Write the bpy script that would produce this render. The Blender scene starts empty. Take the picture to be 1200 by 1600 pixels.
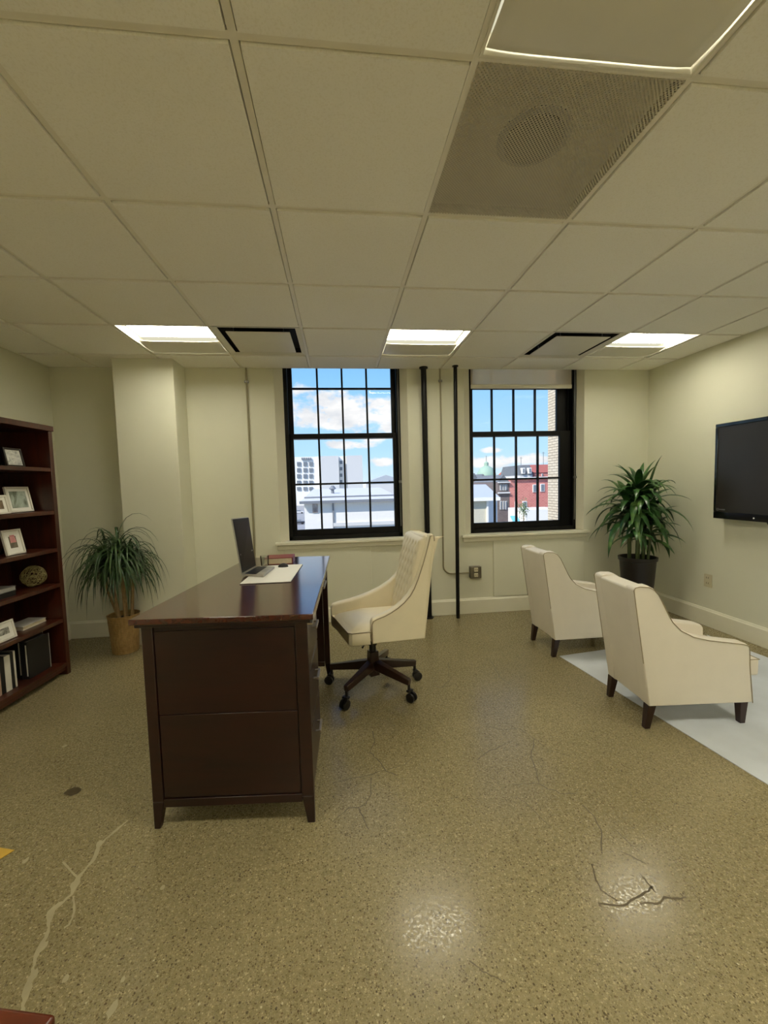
import bpy, bmesh, math, random
from math import sin, cos, pi, radians, sqrt, atan2, floor as mfloor
from mathutils import Vector, Matrix
random.seed(7)
C = bpy.context.scene.collection
V = Vector
# ------------------------------------------------------------------ camera
EYE = V((0, 0, 1.315)); F = 637.07
CR = V((0.99325416, -0.11289266, -0.02648454)); CU = V((0.03387746, 0.06407899, 0.99736964)); CW = V((0.11089861, 0.99153877, -0.06747124))
def ray(x, y): return CW + CR*((x-600)/F) - CU*((y-800)/F)
def Pz(x, y, z): d = ray(x, y); return EYE + d*((z-EYE.z)/d.z)      # where a pixel's line of sight meets a level
def Py(x, y, Y): d = ray(x, y); return EYE + d*(Y/d.y)              # ... or a plane parallel to the window wall
def Px(x, y, X): d = ray(x, y); return EYE + d*(X/d.x)
cam = bpy.data.cameras.new('camera'); co = bpy.data.objects.new('camera', cam); C.objects.link(co)
co.matrix_world = Matrix(((CR.x, CU.x, -CW.x, EYE.x), (CR.y, CU.y, -CW.y, EYE.y), (CR.z, CU.z, -CW.z, EYE.z), (0, 0, 0, 1)))
cam.sensor_fit = 'VERTICAL'; cam.sensor_height = 24; cam.lens = 24*F/1600; cam.clip_start = .02; cam.clip_end = 2000
bpy.context.scene.camera = co
# ------------------------------------------------------------------ materials
def srgb(r, g, b):
    f = lambda c: (c/255/12.92) if c/255 <= .04045 else ((c/255+.055)/1.055)**2.4
    return (f(r), f(g), f(b), 1)
class NT:
    def __init__(s, name):
        s.m = bpy.data.materials.new(name); s.m.use_nodes = True; s.t = s.m.node_tree; s.n = s.t.nodes; s.n.clear()
        s.out = s.n.new('ShaderNodeOutputMaterial')
    def add(s, k, **kw):
        n = s.n.new(k)
        for a, v in kw.items(): setattr(n, a, v)
        return n
    def ln(s, a, b): s.t.links.new(a, b)
    def coords(s, scale=(1, 1, 1), kind='Object'):
        tc = s.add('ShaderNodeTexCoord'); mp = s.add('ShaderNodeMapping'); mp.inputs['Scale'].default_value = scale
        s.ln(tc.outputs[kind], mp.inputs[0]); return mp.outputs[0]
    def noise(s, co, scale, detail=4, rough=.5, dist=0):
        n = s.add('ShaderNodeTexNoise'); s.ln(co, n.inputs['Vector']); n.inputs['Scale'].default_value = scale; n.inputs['Detail'].default_value = detail
        n.inputs['Roughness'].default_value = rough; n.inputs['Distortion'].default_value = dist; return n.outputs[0]
    def ramp(s, fac, *stops):
        r = s.add('ShaderNodeValToRGB'); s.ln(fac, r.inputs[0]); e = r.color_ramp.elements
        while len(e) < len(stops): e.new(.5)
        for i, (p, c) in enumerate(stops): e[i].position = p; e[i].color = c if len(c) == 4 else (*c, 1)
        return r.outputs[0]
    def mix(s, fac, a, b, mode='MIX'):
        m = s.add('ShaderNodeMix', data_type='RGBA', blend_type=mode)
        for i, v in ((0, fac), (6, a), (7, b)):
            if hasattr(v, 'links') or isinstance(v, bpy.types.NodeSocket): s.ln(v, m.inputs[i])
            else: m.inputs[i].default_value = v
        return m.outputs[2]
    def math(s, op, a, b=0):
        m = s.add('ShaderNodeMath', operation=op)
        for i, v in ((0, a), (1, b)):
            if isinstance(v, bpy.types.NodeSocket): s.ln(v, m.inputs[i])
            else: m.inputs[i].default_value = v
        return m.outputs[0]
    def bsdf(s, color, rough=.5, metal=0, bump=None, bstr=.2, bdist=.01, coat=0, spec=.5, sheen=0):
        b = s.add('ShaderNodeBsdfPrincipled')
        if isinstance(color, bpy.types.NodeSocket): s.ln(color, b.inputs['Base Color'])
        else: b.inputs['Base Color'].default_value = color
        if isinstance(rough, bpy.types.NodeSocket): s.ln(rough, b.inputs['Roughness'])
        else: b.inputs['Roughness'].default_value = rough
        b.inputs['Metallic'].default_value = metal; b.inputs['Coat Weight'].default_value = coat; b.inputs['Coat Roughness'].default_value = .12
        b.inputs['Specular IOR Level'].default_value = spec; b.inputs['Sheen Weight'].default_value = sheen
        if bump is not None:
            n = s.add('ShaderNodeBump'); n.inputs['Strength'].default_value = bstr; n.inputs['Distance'].default_value = bdist
            s.ln(bump, n.inputs['Height']); s.ln(n.outputs[0], b.inputs['Normal'])
        s.ln(b.outputs[0], s.out.inputs[0]); return s.m
def plain(name, c, rough=.5, metal=0, var=.06, scale=8, bstr=0, coat=0, spec=.5, sheen=0):
    t = NT(name); co_ = t.coords(); n = t.noise(co_, scale, 5)
    lo = tuple(max(0, x*(1-var)) for x in c[:3])+(1,); hi = tuple(min(1, x*(1+var)) for x in c[:3])+(1,)
    col = t.ramp(n, (.3, lo), (.7, hi))
    return t.bsdf(col, rough, metal, n if bstr else None, bstr, .004, coat, spec, sheen)
def wood(name, dark, light, rough=.3, coat=.3, axis=1):
    t = NT(name); sc = [14, 14, 14]; sc[axis] = 1.1
    co_ = t.coords(tuple(sc)); n = t.noise(co_, 2.2, 8, .62, .6); n2 = t.noise(t.coords((1, 1, 1)), 3, 3)
    col = t.mix(.35, t.ramp(n, (.3, dark), (.72, light)), t.ramp(n2, (.35, dark), (.7, light)))
    return t.bsdf(col, rough, 0, n, .04, .003, coat)
def emit(name, c, strength):
    t = NT(name); e = t.add('ShaderNodeEmission'); e.inputs[0].default_value = c; e.inputs[1].default_value = strength
    t.ln(e.outputs[0], t.out.inputs[0]); return t.m
def glass_mat(name, fac=.05, tint=(1, 1, 1, 1), rough=0.0):
    t = NT(name); tr = t.add('ShaderNodeBsdfTransparent'); tr.inputs[0].default_value = tint
    g = t.add('ShaderNodeBsdfGlossy'); g.inputs['Roughness'].default_value = rough
    lw = t.add('ShaderNodeFresnel'); lw.inputs[0].default_value = 1.3
    mx = t.add('ShaderNodeMixShader'); f = t.math('ADD', lw.outputs[0], fac-.017)
    t.ln(f, mx.inputs[0]); t.ln(tr.outputs[0], mx.inputs[1]); t.ln(g.outputs[0], mx.inputs[2]); t.ln(mx.outputs[0], t.out.inputs[0]); return t.m

def floor_mat():
    t = NT('polished_aggregate_concrete'); co_ = t.coords()
    big = t.noise(co_, 1.1, 5, .6); mid = t.noise(co_, 42, 6, .7)
    base = t.mix(.45, t.ramp(big, (.3, srgb(122, 111, 80)), (.7, srgb(150, 139, 106))), t.ramp(mid, (.3, srgb(106, 96, 68)), (.72, srgb(158, 147, 113))))
    def specks(scale, lo, hi, seedoff):
        v = t.add('ShaderNodeTexVoronoi'); mp = t.add('ShaderNodeMapping'); mp.inputs['Location'].default_value = (seedoff, seedoff*2, 0)
        wn = t.add('ShaderNodeTexNoise'); t.ln(co_, wn.inputs['Vector']); wn.inputs['Scale'].default_value = scale*.7
        ad = t.add('ShaderNodeVectorMath', operation='MULTIPLY_ADD'); t.ln(wn.outputs['Color'], ad.inputs[0]); ad.inputs[1].default_value = (.6/scale,)*3; t.ln(co_, ad.inputs[2])
        t.ln(ad.outputs[0], mp.inputs[0]); t.ln(mp.outputs[0], v.inputs['Vector']); v.inputs['Scale'].default_value = scale
        sep = t.add('ShaderNodeSeparateColor'); t.ln(v.outputs['Color'], sep.inputs[0])
        size = t.math('MULTIPLY', t.math('POWER', sep.outputs[0], 2.6), hi)
        return t.math('GREATER_THAN', t.math('SUBTRACT', size, v.outputs['Distance']), lo), sep.outputs[1]
    m1, r1 = specks(200, .0, .62, 0); m2, r2 = specks(125, .05, .5, 3.1); m3, r3 = specks(380, .0, .66, 7.7); m4, r4 = specks(75, .18, .42, 5.3)
    fr = t.noise(co_, 2.2, 3)
    base = t.mix(t.math('MULTIPLY', m3, .55), base, t.ramp(r3, (.45, srgb(78, 66, 42)), (.55, srgb(176, 161, 124))))
    base = t.mix(t.math('MULTIPLY', m1, .8), base, t.ramp(r1, (.0, srgb(72, 60, 42)), (.62, srgb(100, 86, 58)), (.72, srgb(176, 162, 126))))
    base = t.mix(t.math('MULTIPLY', m2, .8), base, t.ramp(r2, (.0, srgb(54, 46, 36)), (.6, srgb(98, 80, 54)), (.8, srgb(172, 158, 126))))
    base = t.mix(t.math('MULTIPLY', m4, .75), base, t.ramp(r4, (.0, srgb(60, 50, 40)), (.5, srgb(110, 92, 62)), (.75, srgb(196, 186, 158))))
    rough = t.ramp(t.noise(co_, 110, 5, .65), (.36, (.1,)*3), (.6, (.34,)*3))
    b = t.bsdf(base, rough, 0, t.noise(co_, 26, 6, .6), .05, .006, 0, .32)
    return b
def tile_mat():
    t = NT('mineral_fibre_tile'); co_ = t.coords(); n = t.noise(co_, 160, 4, .6); n2 = t.noise(co_, 2.2, 3)
    col = t.mix(.3, t.ramp(n, (.34, srgb(240, 237, 226)), (.5, srgb(249, 247, 240))), t.ramp(n2, (.3, srgb(244, 241, 230)), (.7, srgb(250, 248, 241))))
    return t.bsdf(col, .9, 0, n, .25, .002, 0, .2)
def perf_mat():
    t = NT('perforated_metal'); tc = t.add('ShaderNodeTexCoord'); sp = t.add('ShaderNodeSeparateXYZ'); t.ln(tc.outputs['Object'], sp.inputs[0])
    k = 2*pi/.0085
    a = t.math('SINE', t.math('MULTIPLY', t.math('ADD', sp.outputs[0], sp.outputs[1]), k*.707)); b = t.math('SINE', t.math('MULTIPLY', t.math('SUBTRACT', sp.outputs[0], sp.outputs[1]), k*.707))
    hole = t.math('GREATER_THAN', t.math('ADD', a, b), .42)
    p = t.add('ShaderNodeBsdfPrincipled'); p.inputs['Base Color'].default_value = srgb(196, 188, 168); p.inputs['Roughness'].default_value = .5
    tr = t.add('ShaderNodeBsdfTransparent'); mx = t.add('ShaderNodeMixShader'); t.ln(hole, mx.inputs[0]); t.ln(p.outputs[0], mx.inputs[1]); t.ln(tr.outputs[0], mx.inputs[2])
    t.ln(mx.outputs[0], t.out.inputs[0]); return t.m
def brick_mat(name, c1, c2, mortar, bw=.21, bh=.075, axes='xz', msize=.008):
    t = NT(name); tc = t.add('ShaderNodeTexCoord'); sp = t.add('ShaderNodeSeparateXYZ'); t.ln(tc.outputs['Object'], sp.inputs[0])
    cb = t.add('ShaderNodeCombineXYZ'); t.ln(sp.outputs['xyz'.index(axes[0])], cb.inputs[0]); t.ln(sp.outputs[2], cb.inputs[1])
    b = t.add('ShaderNodeTexBrick'); t.ln(cb.outputs[0], b.inputs['Vector']); b.inputs['Color1'].default_value = c1; b.inputs['Color2'].default_value = c2; b.inputs['Mortar'].default_value = mortar
    b.inputs['Scale'].default_value = 1; b.inputs['Brick Width'].default_value = bw; b.inputs['Row Height'].default_value = bh; b.inputs['Mortar Size'].default_value = msize
    return t.bsdf(b.outputs[0], .85)
def shade_mat():
    t = NT('roller_shade_fabric'); co_ = t.coords((1, 1, 1)); n = t.noise(co_, 300, 2)
    d = t.add('ShaderNodeBsdfDiffuse'); t.ln(t.ramp(n, (.3, srgb(232, 228, 216)), (.7, srgb(244, 240, 230))), d.inputs[0])
    l = t.add('ShaderNodeBsdfTranslucent'); l.inputs[0].default_value = (1, .86, .66, 1)
    tr = t.add('ShaderNodeBsdfTransparent'); tr.inputs[0].default_value = (.86, .74, .6, 1)
    m1 = t.add('ShaderNodeMixShader'); m1.inputs[0].default_value = .5; t.ln(d.outputs[0], m1.inputs[1]); t.ln(l.outputs[0], m1.inputs[2])
    m2 = t.add('ShaderNodeMixShader'); m2.inputs[0].default_value = .3; t.ln(m1.outputs[0], m2.inputs[1]); t.ln(tr.outputs[0], m2.inputs[2])
    t.ln(m2.outputs[0], t.out.inputs[0]); return t.m
def leaf_mat(name, c1, c2, c3, rough=.35):
    t = NT(name); co_ = t.coords(); n = t.noise(co_, 9, 3); n2 = t.noise(co_, 40, 2)
    col = t.mix(.4, t.ramp(n, (.35, c1), (.55, c2), (.75, c3)), t.ramp(n2, (.3, c1), (.7, c2)))
    return t.bsdf(col, rough, 0, None, spec=.5)
def basket_mat():
    t = NT('woven_seagrass'); co_ = t.coords(); w = t.add('ShaderNodeTexWave', bands_direction='Z'); t.ln(co_, w.inputs[0]); w.inputs['Scale'].default_value = 28; w.inputs['Distortion'].default_value = 3; w.inputs['Detail'].default_value = 3
    w2 = t.noise(t.coords((60, 60, 20)), 1.2, 3)
    col = t.mix(.5, t.ramp(w.outputs[1], (.1, srgb(112, 84, 44)), (.7, srgb(188, 152, 92))), t.ramp(w2, (.3, srgb(120, 90, 50)), (.7, srgb(190, 156, 98))))
    return t.bsdf(col, .8, 0, w.outputs[1], .5, .01)

WARM = (1, .93, .66, 1)
M = dict(
    paint=plain('wall_paint', srgb(220, 219, 200), .6, var=.015, scale=3, bstr=.03),
    trim=plain('trim_paint', srgb(231, 228, 210), .4, var=.015),
    tile=tile_mat(), grid=plain('grid_metal', srgb(238, 234, 222), .5, var=.02),
    floor=floor_mat(), filler=plain('crack_filler_mix', srgb(158, 148, 118), .4, var=.12, scale=20), crack=plain('dark_crack', srgb(86, 75, 52), .6, var=.2, scale=30), chip=plain('dark_stone', srgb(78, 68, 48), .35, var=.3, scale=30),
    fixture=plain('white_enamel', srgb(224, 220, 206), .45, var=.02), lens=emit('lamp_lens', (1, .94, .745, 1), 27), lens2=emit('lamp_lens_bright', (1, .94, .745, 1), 48), glow=emit('lamp_side_lens', (1, .95, .70, 1), .66),
    perf=perf_mat(), backing=plain('plenum_backing', srgb(232, 228, 212), .8), black=plain('dark_throat', srgb(24, 22, 20), .8),
    frame=plain('black_aluminium', srgb(7, 7, 8), .4, var=.1, spec=.25), glass=glass_mat('window_glass', .03, rough=.025), shade=shade_mat(), alu=plain('aluminium', srgb(150, 150, 152), .3, .9),
    pipe=plain('black_pipe', srgb(12, 10, 10), .4, var=.1, spec=.3), conduit=plain('painted_conduit', srgb(150, 142, 114), .45, .2), box=plain('galvanised_steel', srgb(120, 114, 98), .4, .6, var=.15, scale=20), ivory=plain('ivory_plastic', srgb(206, 198, 168), .35, var=.02), slot=plain('slot_dark', srgb(50, 44, 36), .6),
    desk=wood('mahogany', srgb(22, 8, 6), srgb(46, 18, 12), .34, .12, 0), top=wood('mahogany_top', srgb(44, 19, 12), srgb(82, 38, 24), .16, .5, 1), case=wood('cherry_wood', srgb(42, 16, 9), srgb(84, 36, 19), .32, .25, 2),
    handle=plain('brushed_handle', srgb(150, 140, 128), .35, .8), darkwood=wood('espresso_wood', srgb(26, 12, 8), srgb(50, 24, 16), .3, .2, 2),
    leather=plain('cream_leather', srgb(228, 218, 192), .42, var=.02, scale=14, bstr=.05), welt=plain('welt_cord', srgb(150, 138, 112), .6), fabric=plain('ivory_leather', srgb(224, 217, 205), .5, var=.02, scale=10, bstr=.04),
    caster=plain('black_caster', srgb(20, 17, 16), .4), rug=plain('pale_rug', srgb(198, 204, 214), .9, var=.06, scale=6, bstr=.3),
    pot=plain('dark_pot', srgb(26, 21, 20), .35, var=.08), soil=plain('soil', srgb(44, 32, 22), .95, var=.4, scale=60, bstr=.8), basket=basket_mat(),
    leafL=leaf_mat('ponytail_leaf', srgb(28, 48, 24), srgb(56, 86, 44), srgb(90, 116, 66)), leafR=leaf_mat('broad_leaf', srgb(28, 54, 26), srgb(60, 104, 50), srgb(132, 164, 88), .3), trunk=plain('pale_bark', srgb(150, 124, 84), .85, var=.25, scale=30, bstr=.4), cane=plain('green_cane', srgb(70, 84, 46), .6, var=.25, scale=30),
    silver=plain('laptop_shell', srgb(172, 168, 162), .35, .6), screen=plain('dark_screen', srgb(30, 24, 26), .3, var=.1, spec=.3), key=plain('black_keys', srgb(26, 26, 28), .5), paper=plain('white_paper', srgb(236, 234, 228), .55, var=.01), bezel=plain('gloss_black', srgb(14, 12, 12), .12, coat=.5), tvscreen=plain('tv_panel', srgb(48, 44, 40), .28, var=.05),
    red=plain('red_cover', srgb(120, 30, 22), .4), cream=plain('page_edges', srgb(208, 196, 166), .7, var=.08, scale=60), tumbler=glass_mat('tumbler_glass', .1, (.93, .95, .93, 1)), ltgrey=plain('grey_cover', srgb(160, 158, 154), .5), black_c=plain('black_cover', srgb(26, 25, 25), .45), white_c=plain('white_cover', srgb(216, 212, 202), .5), tan=plain('tan_cover', srgb(190, 160, 140), .6),
    white_f=plain('white_frame', srgb(220, 216, 206), .4), dark_f=plain('dark_frame', srgb(42, 34, 30), .35), twig=plain('dry_twig', srgb(150, 138, 92), .8, var=.35, scale=30), yellow=plain('manila', srgb(196, 158, 62), .7),
    wood_table=wood('red_brown_wood', srgb(60, 22, 8), srgb(112, 48, 20), .3, .3, 0),
)
def art_mat(name, *cols, scale=14):
    t = NT(name); n = t.noise(t.coords(), scale, 4, .6, .8); k = len(cols)
    return t.bsdf(t.ramp(n, *[(.3+.4*i/(k-1), c) for i, c in enumerate(cols)]), .25, coat=.3)
M['art_floral'] = art_mat('floral_print', srgb(214, 214, 208), srgb(190, 190, 186), srgb(140, 142, 140), scale=40)
M['art_land'] = art_mat('landscape_print', srgb(78, 84, 62), srgb(176, 188, 178), srgb(206, 212, 204), scale=9)
M['art_brown'] = art_mat('sepia_print', srgb(84, 68, 54), srgb(140, 118, 96), scale=12)
M['art_grey'] = art_mat('grey_print', srgb(98, 90, 78), srgb(132, 122, 106), scale=20)
M['art_pink'] = art_mat('pink_print', srgb(196, 120, 124), srgb(214, 160, 158), scale=30)
M['art_sketch'] = art_mat('sketch_print', srgb(40, 38, 36), srgb(150, 148, 140), srgb(216, 212, 204), scale=34)

# ------------------------------------------------------------------ geometry helpers
class MB:
    def __init__(s): s.v = []; s.f = []; s.mi = []; s.cur = 0
    def add(s, vs, fs):
        b = len(s.v); s.v += [V(p) for p in vs]; s.f += [tuple(i+b for i in f) for f in fs]; s.mi += [s.cur]*len(fs); return s
    def mat(s, i): s.cur = i; return s
    def box(s, a, b):
        (x0, y0, z0), (x1, y1, z1) = [min(a[i], b[i]) for i in range(3)], [max(a[i], b[i]) for i in range(3)]
        return s.hexa([(x0, y0), (x1, y0), (x1, y1), (x0, y1)], z0, z1)
    def hexa(s, q, z0, z1, q1=None):           # a plan quad (or any polygon) between two levels
        q1 = q1 or q; n = len(q)
        return s.add([(p[0], p[1], z0) for p in q]+[(p[0], p[1], z1) for p in q1], [tuple(range(n))[::-1], tuple(range(n, 2*n))]+[(i, (i+1) % n, n+(i+1) % n, n+i) for i in range(n)])
    def prism(s, pts, ex):                     # polygon pts swept along ex
        n = len(pts); ex = V(ex); pts = [V(p) for p in pts]
        return s.add(pts+[p+ex for p in pts], [tuple(range(n))[::-1], tuple(range(n, 2*n))]+[(i, (i+1) % n, n+(i+1) % n, n+i) for i in range(n)])
    def loft(s, a, b):                         # two matching loops
        n = len(a); return s.add(list(a)+list(b), [tuple(range(n))[::-1], tuple(range(n, 2*n))]+[(i, (i+1) % n, n+(i+1) % n, n+i) for i in range(n)])
    def bar(s, a, b, w, h, up=(0, 0, 1), w2=None, h2=None):
        a, b = V(a), V(b); d = (b-a).normalized(); r = d.cross(V(up)).normalized(); u = r.cross(d)
        q = lambda p, w, h: [p-r*w/2-u*h/2, p+r*w/2-u*h/2, p+r*w/2+u*h/2, p-r*w/2+u*h/2]
        return s.loft(q(a, w, h), q(b, w2 or w, h2 or h))
    def tube(s, path, r, n=10, r2=None, cap=True):
        path = [V(p) for p in path]; m = len(path); rings = []; prev = None
        for i, p in enumerate(path):
            d = (path[min(i+1, m-1)]-path[max(i-1, 0)]).normalized()
            if prev is None: prev = d.orthogonal().normalized()
            x = (prev-d*prev.dot(d)).normalized(); prev = x; y = d.cross(x)
            rr = r if r2 is None else r+(r2-r)*i/(m-1)
            rings.append([p+x*rr*cos(2*pi*k/n)+y*rr*sin(2*pi*k/n) for k in range(n)])
        vs = [q for g in rings for q in g]; fs = []
        for i in range(m-1):
            for k in range(n): fs.append((i*n+k, i*n+(k+1) % n, (i+1)*n+(k+1) % n, (i+1)*n+k))
        if cap: fs += [tuple(range(n))[::-1], tuple(range((m-1)*n, m*n))]
        return s.add(vs, fs)
    def lathe(s, prof, c, n=32, cap=True, axis=None):
        c = V(c); R = Matrix.Identity(3) if axis is None else V((0, 0, 1)).rotation_difference(V(axis)).to_matrix()
        vs = [c+R @ V((r*cos(2*pi*k/n), r*sin(2*pi*k/n), z)) for r, z in prof for k in range(n)]; fs = []
        for i in range(len(prof)-1):
            for k in range(n): fs.append((i*n+k, i*n+(k+1) % n, (i+1)*n+(k+1) % n, (i+1)*n+k))
        if cap: fs += [tuple(range(n))[::-1], tuple(range((len(prof)-1)*n, len(prof)*n))]
        return s.add(vs, fs)
    def grid(s, fn, nu, nv):
        vs = [fn(i/nu, j/nv) for j in range(nv+1) for i in range(nu+1)]; w = nu+1
        return s.add(vs, [(j*w+i, j*w+i+1, (j+1)*w+i+1, (j+1)*w+i) for j in range(nv) for i in range(nu)])
    def build(s, name, mat, parent=None, bevel=0, seg=2, smooth=None, origin=None, fix=True, subsurf=0, solid=0):
        base = V((0, 0, 0))
        if parent is not None:
            p = parent
            while p.parent is not None: p = p.parent
            base = V(p.location)
        elif origin is not None: base = V(origin)
        else:
            xs = [v.x for v in s.v]; ys = [v.y for v in s.v]; base = V(((min(xs)+max(xs))/2, (min(ys)+max(ys))/2, min(v.z for v in s.v)))
        me = bpy.data.meshes.new(name); me.from_pydata([v-base for v in s.v], [], s.f)
        mats = mat if isinstance(mat, (list, tuple)) else [mat]
        for m in mats: me.materials.append(M[m] if isinstance(m, str) else m)
        me.polygons.foreach_set('material_index', s.mi)
        if fix:
            bm = bmesh.new(); bm.from_mesh(me); bmesh.ops.recalc_face_normals(bm, faces=bm.faces); bm.to_mesh(me); bm.free()
        ang = smooth if smooth is not None else (40 if bevel else None)
        if ang is not None:
            me.polygons.foreach_set('use_smooth', [True]*len(me.polygons)); me.set_sharp_from_angle(angle=radians(ang))
        o = bpy.data.objects.new(name, me); C.objects.link(o)
        if parent is not None: o.parent = parent
        else: o.location = base
        if solid:
            k = o.modifiers.new('solid', 'SOLIDIFY'); k.thickness = solid; k.offset = -1
        if bevel:
            k = o.modifiers.new('bevel', 'BEVEL'); k.width = bevel; k.segments = seg; k.limit_method = 'ANGLE'; k.angle_limit = radians(38); k.harden_normals = False
        if subsurf:
            k = o.modifiers.new('subsurf', 'SUBSURF'); k.levels = subsurf; k.render_levels = subsurf
        return o
def tag(o, label=None, cat=None, group=None, kind=None):
    for k, v in (('label', label), ('category', cat), ('group', group), ('kind', kind)):
        if v: o[k] = v
    return o
def thing(name, label, cat, loc, group=None):
    o = bpy.data.objects.new(name, None); C.objects.link(o); o.location = V(loc); o.empty_display_size = .1
    return tag(o, label, cat, group)
def struct(o): o['kind'] = 'structure'; return o
def struct_root(name, loc): o = bpy.data.objects.new(name, None); C.objects.link(o); o.location = V(loc); return struct(o)
def copy_tree(o, parent=None):
    c = o.copy(); C.objects.link(c)
    if parent is not None: c.parent = parent
    for ch in [x for x in bpy.data.objects if x.parent == o]: copy_tree(ch, c)
    return c
def offset_poly(pts, d):                       # inward offset of a 2-D ccw polygon
    n = len(pts); out = []
    for i in range(n):
        a, b, c = V(pts[i-1]), V(pts[i]), V(pts[(i+1) % n])
        e1 = (b-a).normalized(); e2 = (c-b).normalized(); n1 = V((-e1.y, e1.x)); n2 = V((-e2.y, e2.x)); m = (n1+n2)
        m = m/max(.25, m.dot(n1)) if m.length > 1e-6 else n1
        out.append(b+m*d)
    return out

# ------------------------------------------------------------------ room shell
XL, XR, YB, YF, H = -2.445, 3.19, 3.904, -3.2, 2.404
T = .61; GX, GY = -.215, .484
W1 = dict(o0=-.55, o1=.69, f0=-.478, f1=.630, g0=-.405, g1=.556); W2 = dict(o0=1.245, o1=2.49, f0=1.325, f1=2.455, g0=1.366, g1=2.297)
ZS = .80
MB().box((XL-.2, YF-.2, -.2), (XR+.2, 4.2, 0)).build('floor', 'floor', origin=(0, 0, 0))
FLOOR = struct(bpy.data.objects['floor'])
struct(MB().box((XL-.2, YF, 0), (XL, 4.2, 2.7)).build('wall_left', 'paint'))
struct(MB().box((XR, YF, 0), (XR+.2, 4.2, 2.7)).build('wall_right', 'paint'))
struct(MB().box((XL-.2, YF-.2, 0), (XR+.2, YF, 2.7)).build('wall_rear', 'paint'))
w = MB(); yb = 4.17
for x0, x1 in ((XL, W1['o0']), (W1['o1'], W2['o0']), (W2['o1'], XR)): w.box((x0, YB, 0), (x1, yb, 2.7))
for q in (W1, W2):
    w.box((q['o0'], YB, 0), (q['o1'], yb, ZS-.03))
    w.prism([(q['o0'], YB, H), (q['o0'], YB, 2.7), (q['o0'], yb, 2.7), (q['o0'], yb, H+.12)], (q['o1']-q['o0'], 0, 0))
struct(w.build('wall_back', 'paint'))
COLX = (-1.80, -1.325)
struct(MB().box((COLX[0], 3.632, 0), (COLX[1], YB-.001, H+.01)).build('wall_column', 'paint', bevel=.004))
# baseboards
def bboard(name, pts):
    m = MB()
    for (a, b, nrm) in pts:
        a, b, nrm = V((*a, 0)), V((*b, 0)), V((*nrm, 0))
        m.prism([a, a+nrm*.018, a+nrm*.018+V((0, 0, .135)), a+nrm*.012+V((0, 0, .142)), a+nrm*.008+V((0, 0, .155)), a+V((0, 0, .155))], b-a)
    return struct(m.build(name, 'trim', bevel=.002))
bboard('baseboard_back', [((XL, YB), (COLX[0], YB), (0, -1)), ((COLX[1], YB), (XR-.02, YB), (0, -1)), ((COLX[0], 3.632), (COLX[1], 3.632), (0, -1)), ((COLX[1], 3.632), (COLX[1], YB-.02), (1, 0))])
bboard('baseboard_left', [((XL, YF), (XL, YB-.02), (1, 0))])
bboard('baseboard_right', [((XR, YF), (XR, YB), (-1, 0))])
# panels under the windows
struct(MB().box((-.52, YB-.014, .16), (.30, YB, .735)).build('trim_1', 'paint', bevel=.003))
struct(MB().box((1.525, YB-.014, .16), (2.49, YB, .735)).build('trim_2', 'paint', bevel=.003))

# ceiling
i0, i1, j0, j1 = -4, 6, -7, 6
LIGHTS = [(-2, 4), (1, 4), (4, 4), (1, 0), (-2, 0), (4, 0), (-2, -4), (1, -4), (4, -4)]
VENTS = [(-1, 4), (3, 4)]; GRILLE = (1, 1)
skip = set(LIGHTS+VENTS+[GRILLE])
gx = lambda i: GX+T*i
gy = lambda j: GY+T*j
t_ = MB(); b_ = MB(); tb = .012
for i in range(i0, i1):
    for j in range(j0, j1):
        x0, x1, y0, y1 = max(gx(i), XL), min(gx(i+1), XR), max(gy(j), YF), min(gy(j+1), YB)
        if x1-x0 < .02 or y1-y0 < .02 or (i, j) in skip: continue
        e = .0145
        # tegular tile: face flush below a stepped edge
        t_.hexa([(x0+e, y0+e), (x1-e, y0+e), (x1-e, y1-e), (x0+e, y1-e)], H-.002, H+.024)
        t_.box((x0, y0, H+.024), (x1, y1, H+.034))
t_.box((XL-.2, YF-.2, 2.7), (XR+.2, yb, 2.8))  # unseen slab above the tiles, added to stop light leaking in
CEIL = struct(t_.build('ceiling', 'tile', origin=(0, 0, 0)))
for i in range(i0, i1+1):
    if XL < gx(i) < XR: b_.box((gx(i)-.0105, YF, H+.005), (gx(i)+.0105, YB, H+.016))
for j in range(j0, j1+1):
    if YF < gy(j) < YB: b_.box((XL, gy(j)-.0105, H+.0054), (XR, gy(j)+.0105, H+.0164))
for a, b in (((XL, YF), (XL+.02, YB)), ((XR-.02, YF), (XR, YB)), ((XL, YB-.02), (XR, YB))): b_.box((*a, H+.0008), (*b, H+.0128))
b_.build('suspension_grid', 'grid', CEIL)

# floor repairs and cracks (fixed marks of the slab)
def ribbon(m, pts, ws, z=.0006):
    pts = [V((p.x, p.y)) for p in pts]; L = []; R = []
    for i, p in enumerate(pts):
        d = (pts[min(i+1, len(pts)-1)]-pts[max(i-1, 0)]).normalized(); n = V((-d.y, d.x)); w_ = ws[i] if isinstance(ws, list) else ws
        w_ = max(w_, .0004)*random.uniform(.7, 1.3)
        L.append((*(p+n*w_), z)); R.append((*(p-n*w_), z))
    k = len(pts); m.add(L+R, [(i, i+1, k+i+1, k+i) for i in range(k-1)])
def jag(pix, n=6, amp=.012):
    w_ = [Pz(x, y, 0) for x, y in pix]; out = []
    for a, b in zip(w_, w_[1:]):
        for k in range(n):
            p = a.lerp(b, k/n); 
            if k: p += V((random.gauss(0, amp), random.gauss(0, amp), 0))*min(1, (b-a).length*4)
            out.append(p)
    return out+[w_[-1]]
cf = MB()
main = jag([(200, 1282), (178, 1300), (158, 1318), (145, 1345), (122, 1372), (112, 1398), (80, 1424), (74, 1458), (58, 1490), (48, 1530), (36, 1570), (33, 1590)], 5, .006)
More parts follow.
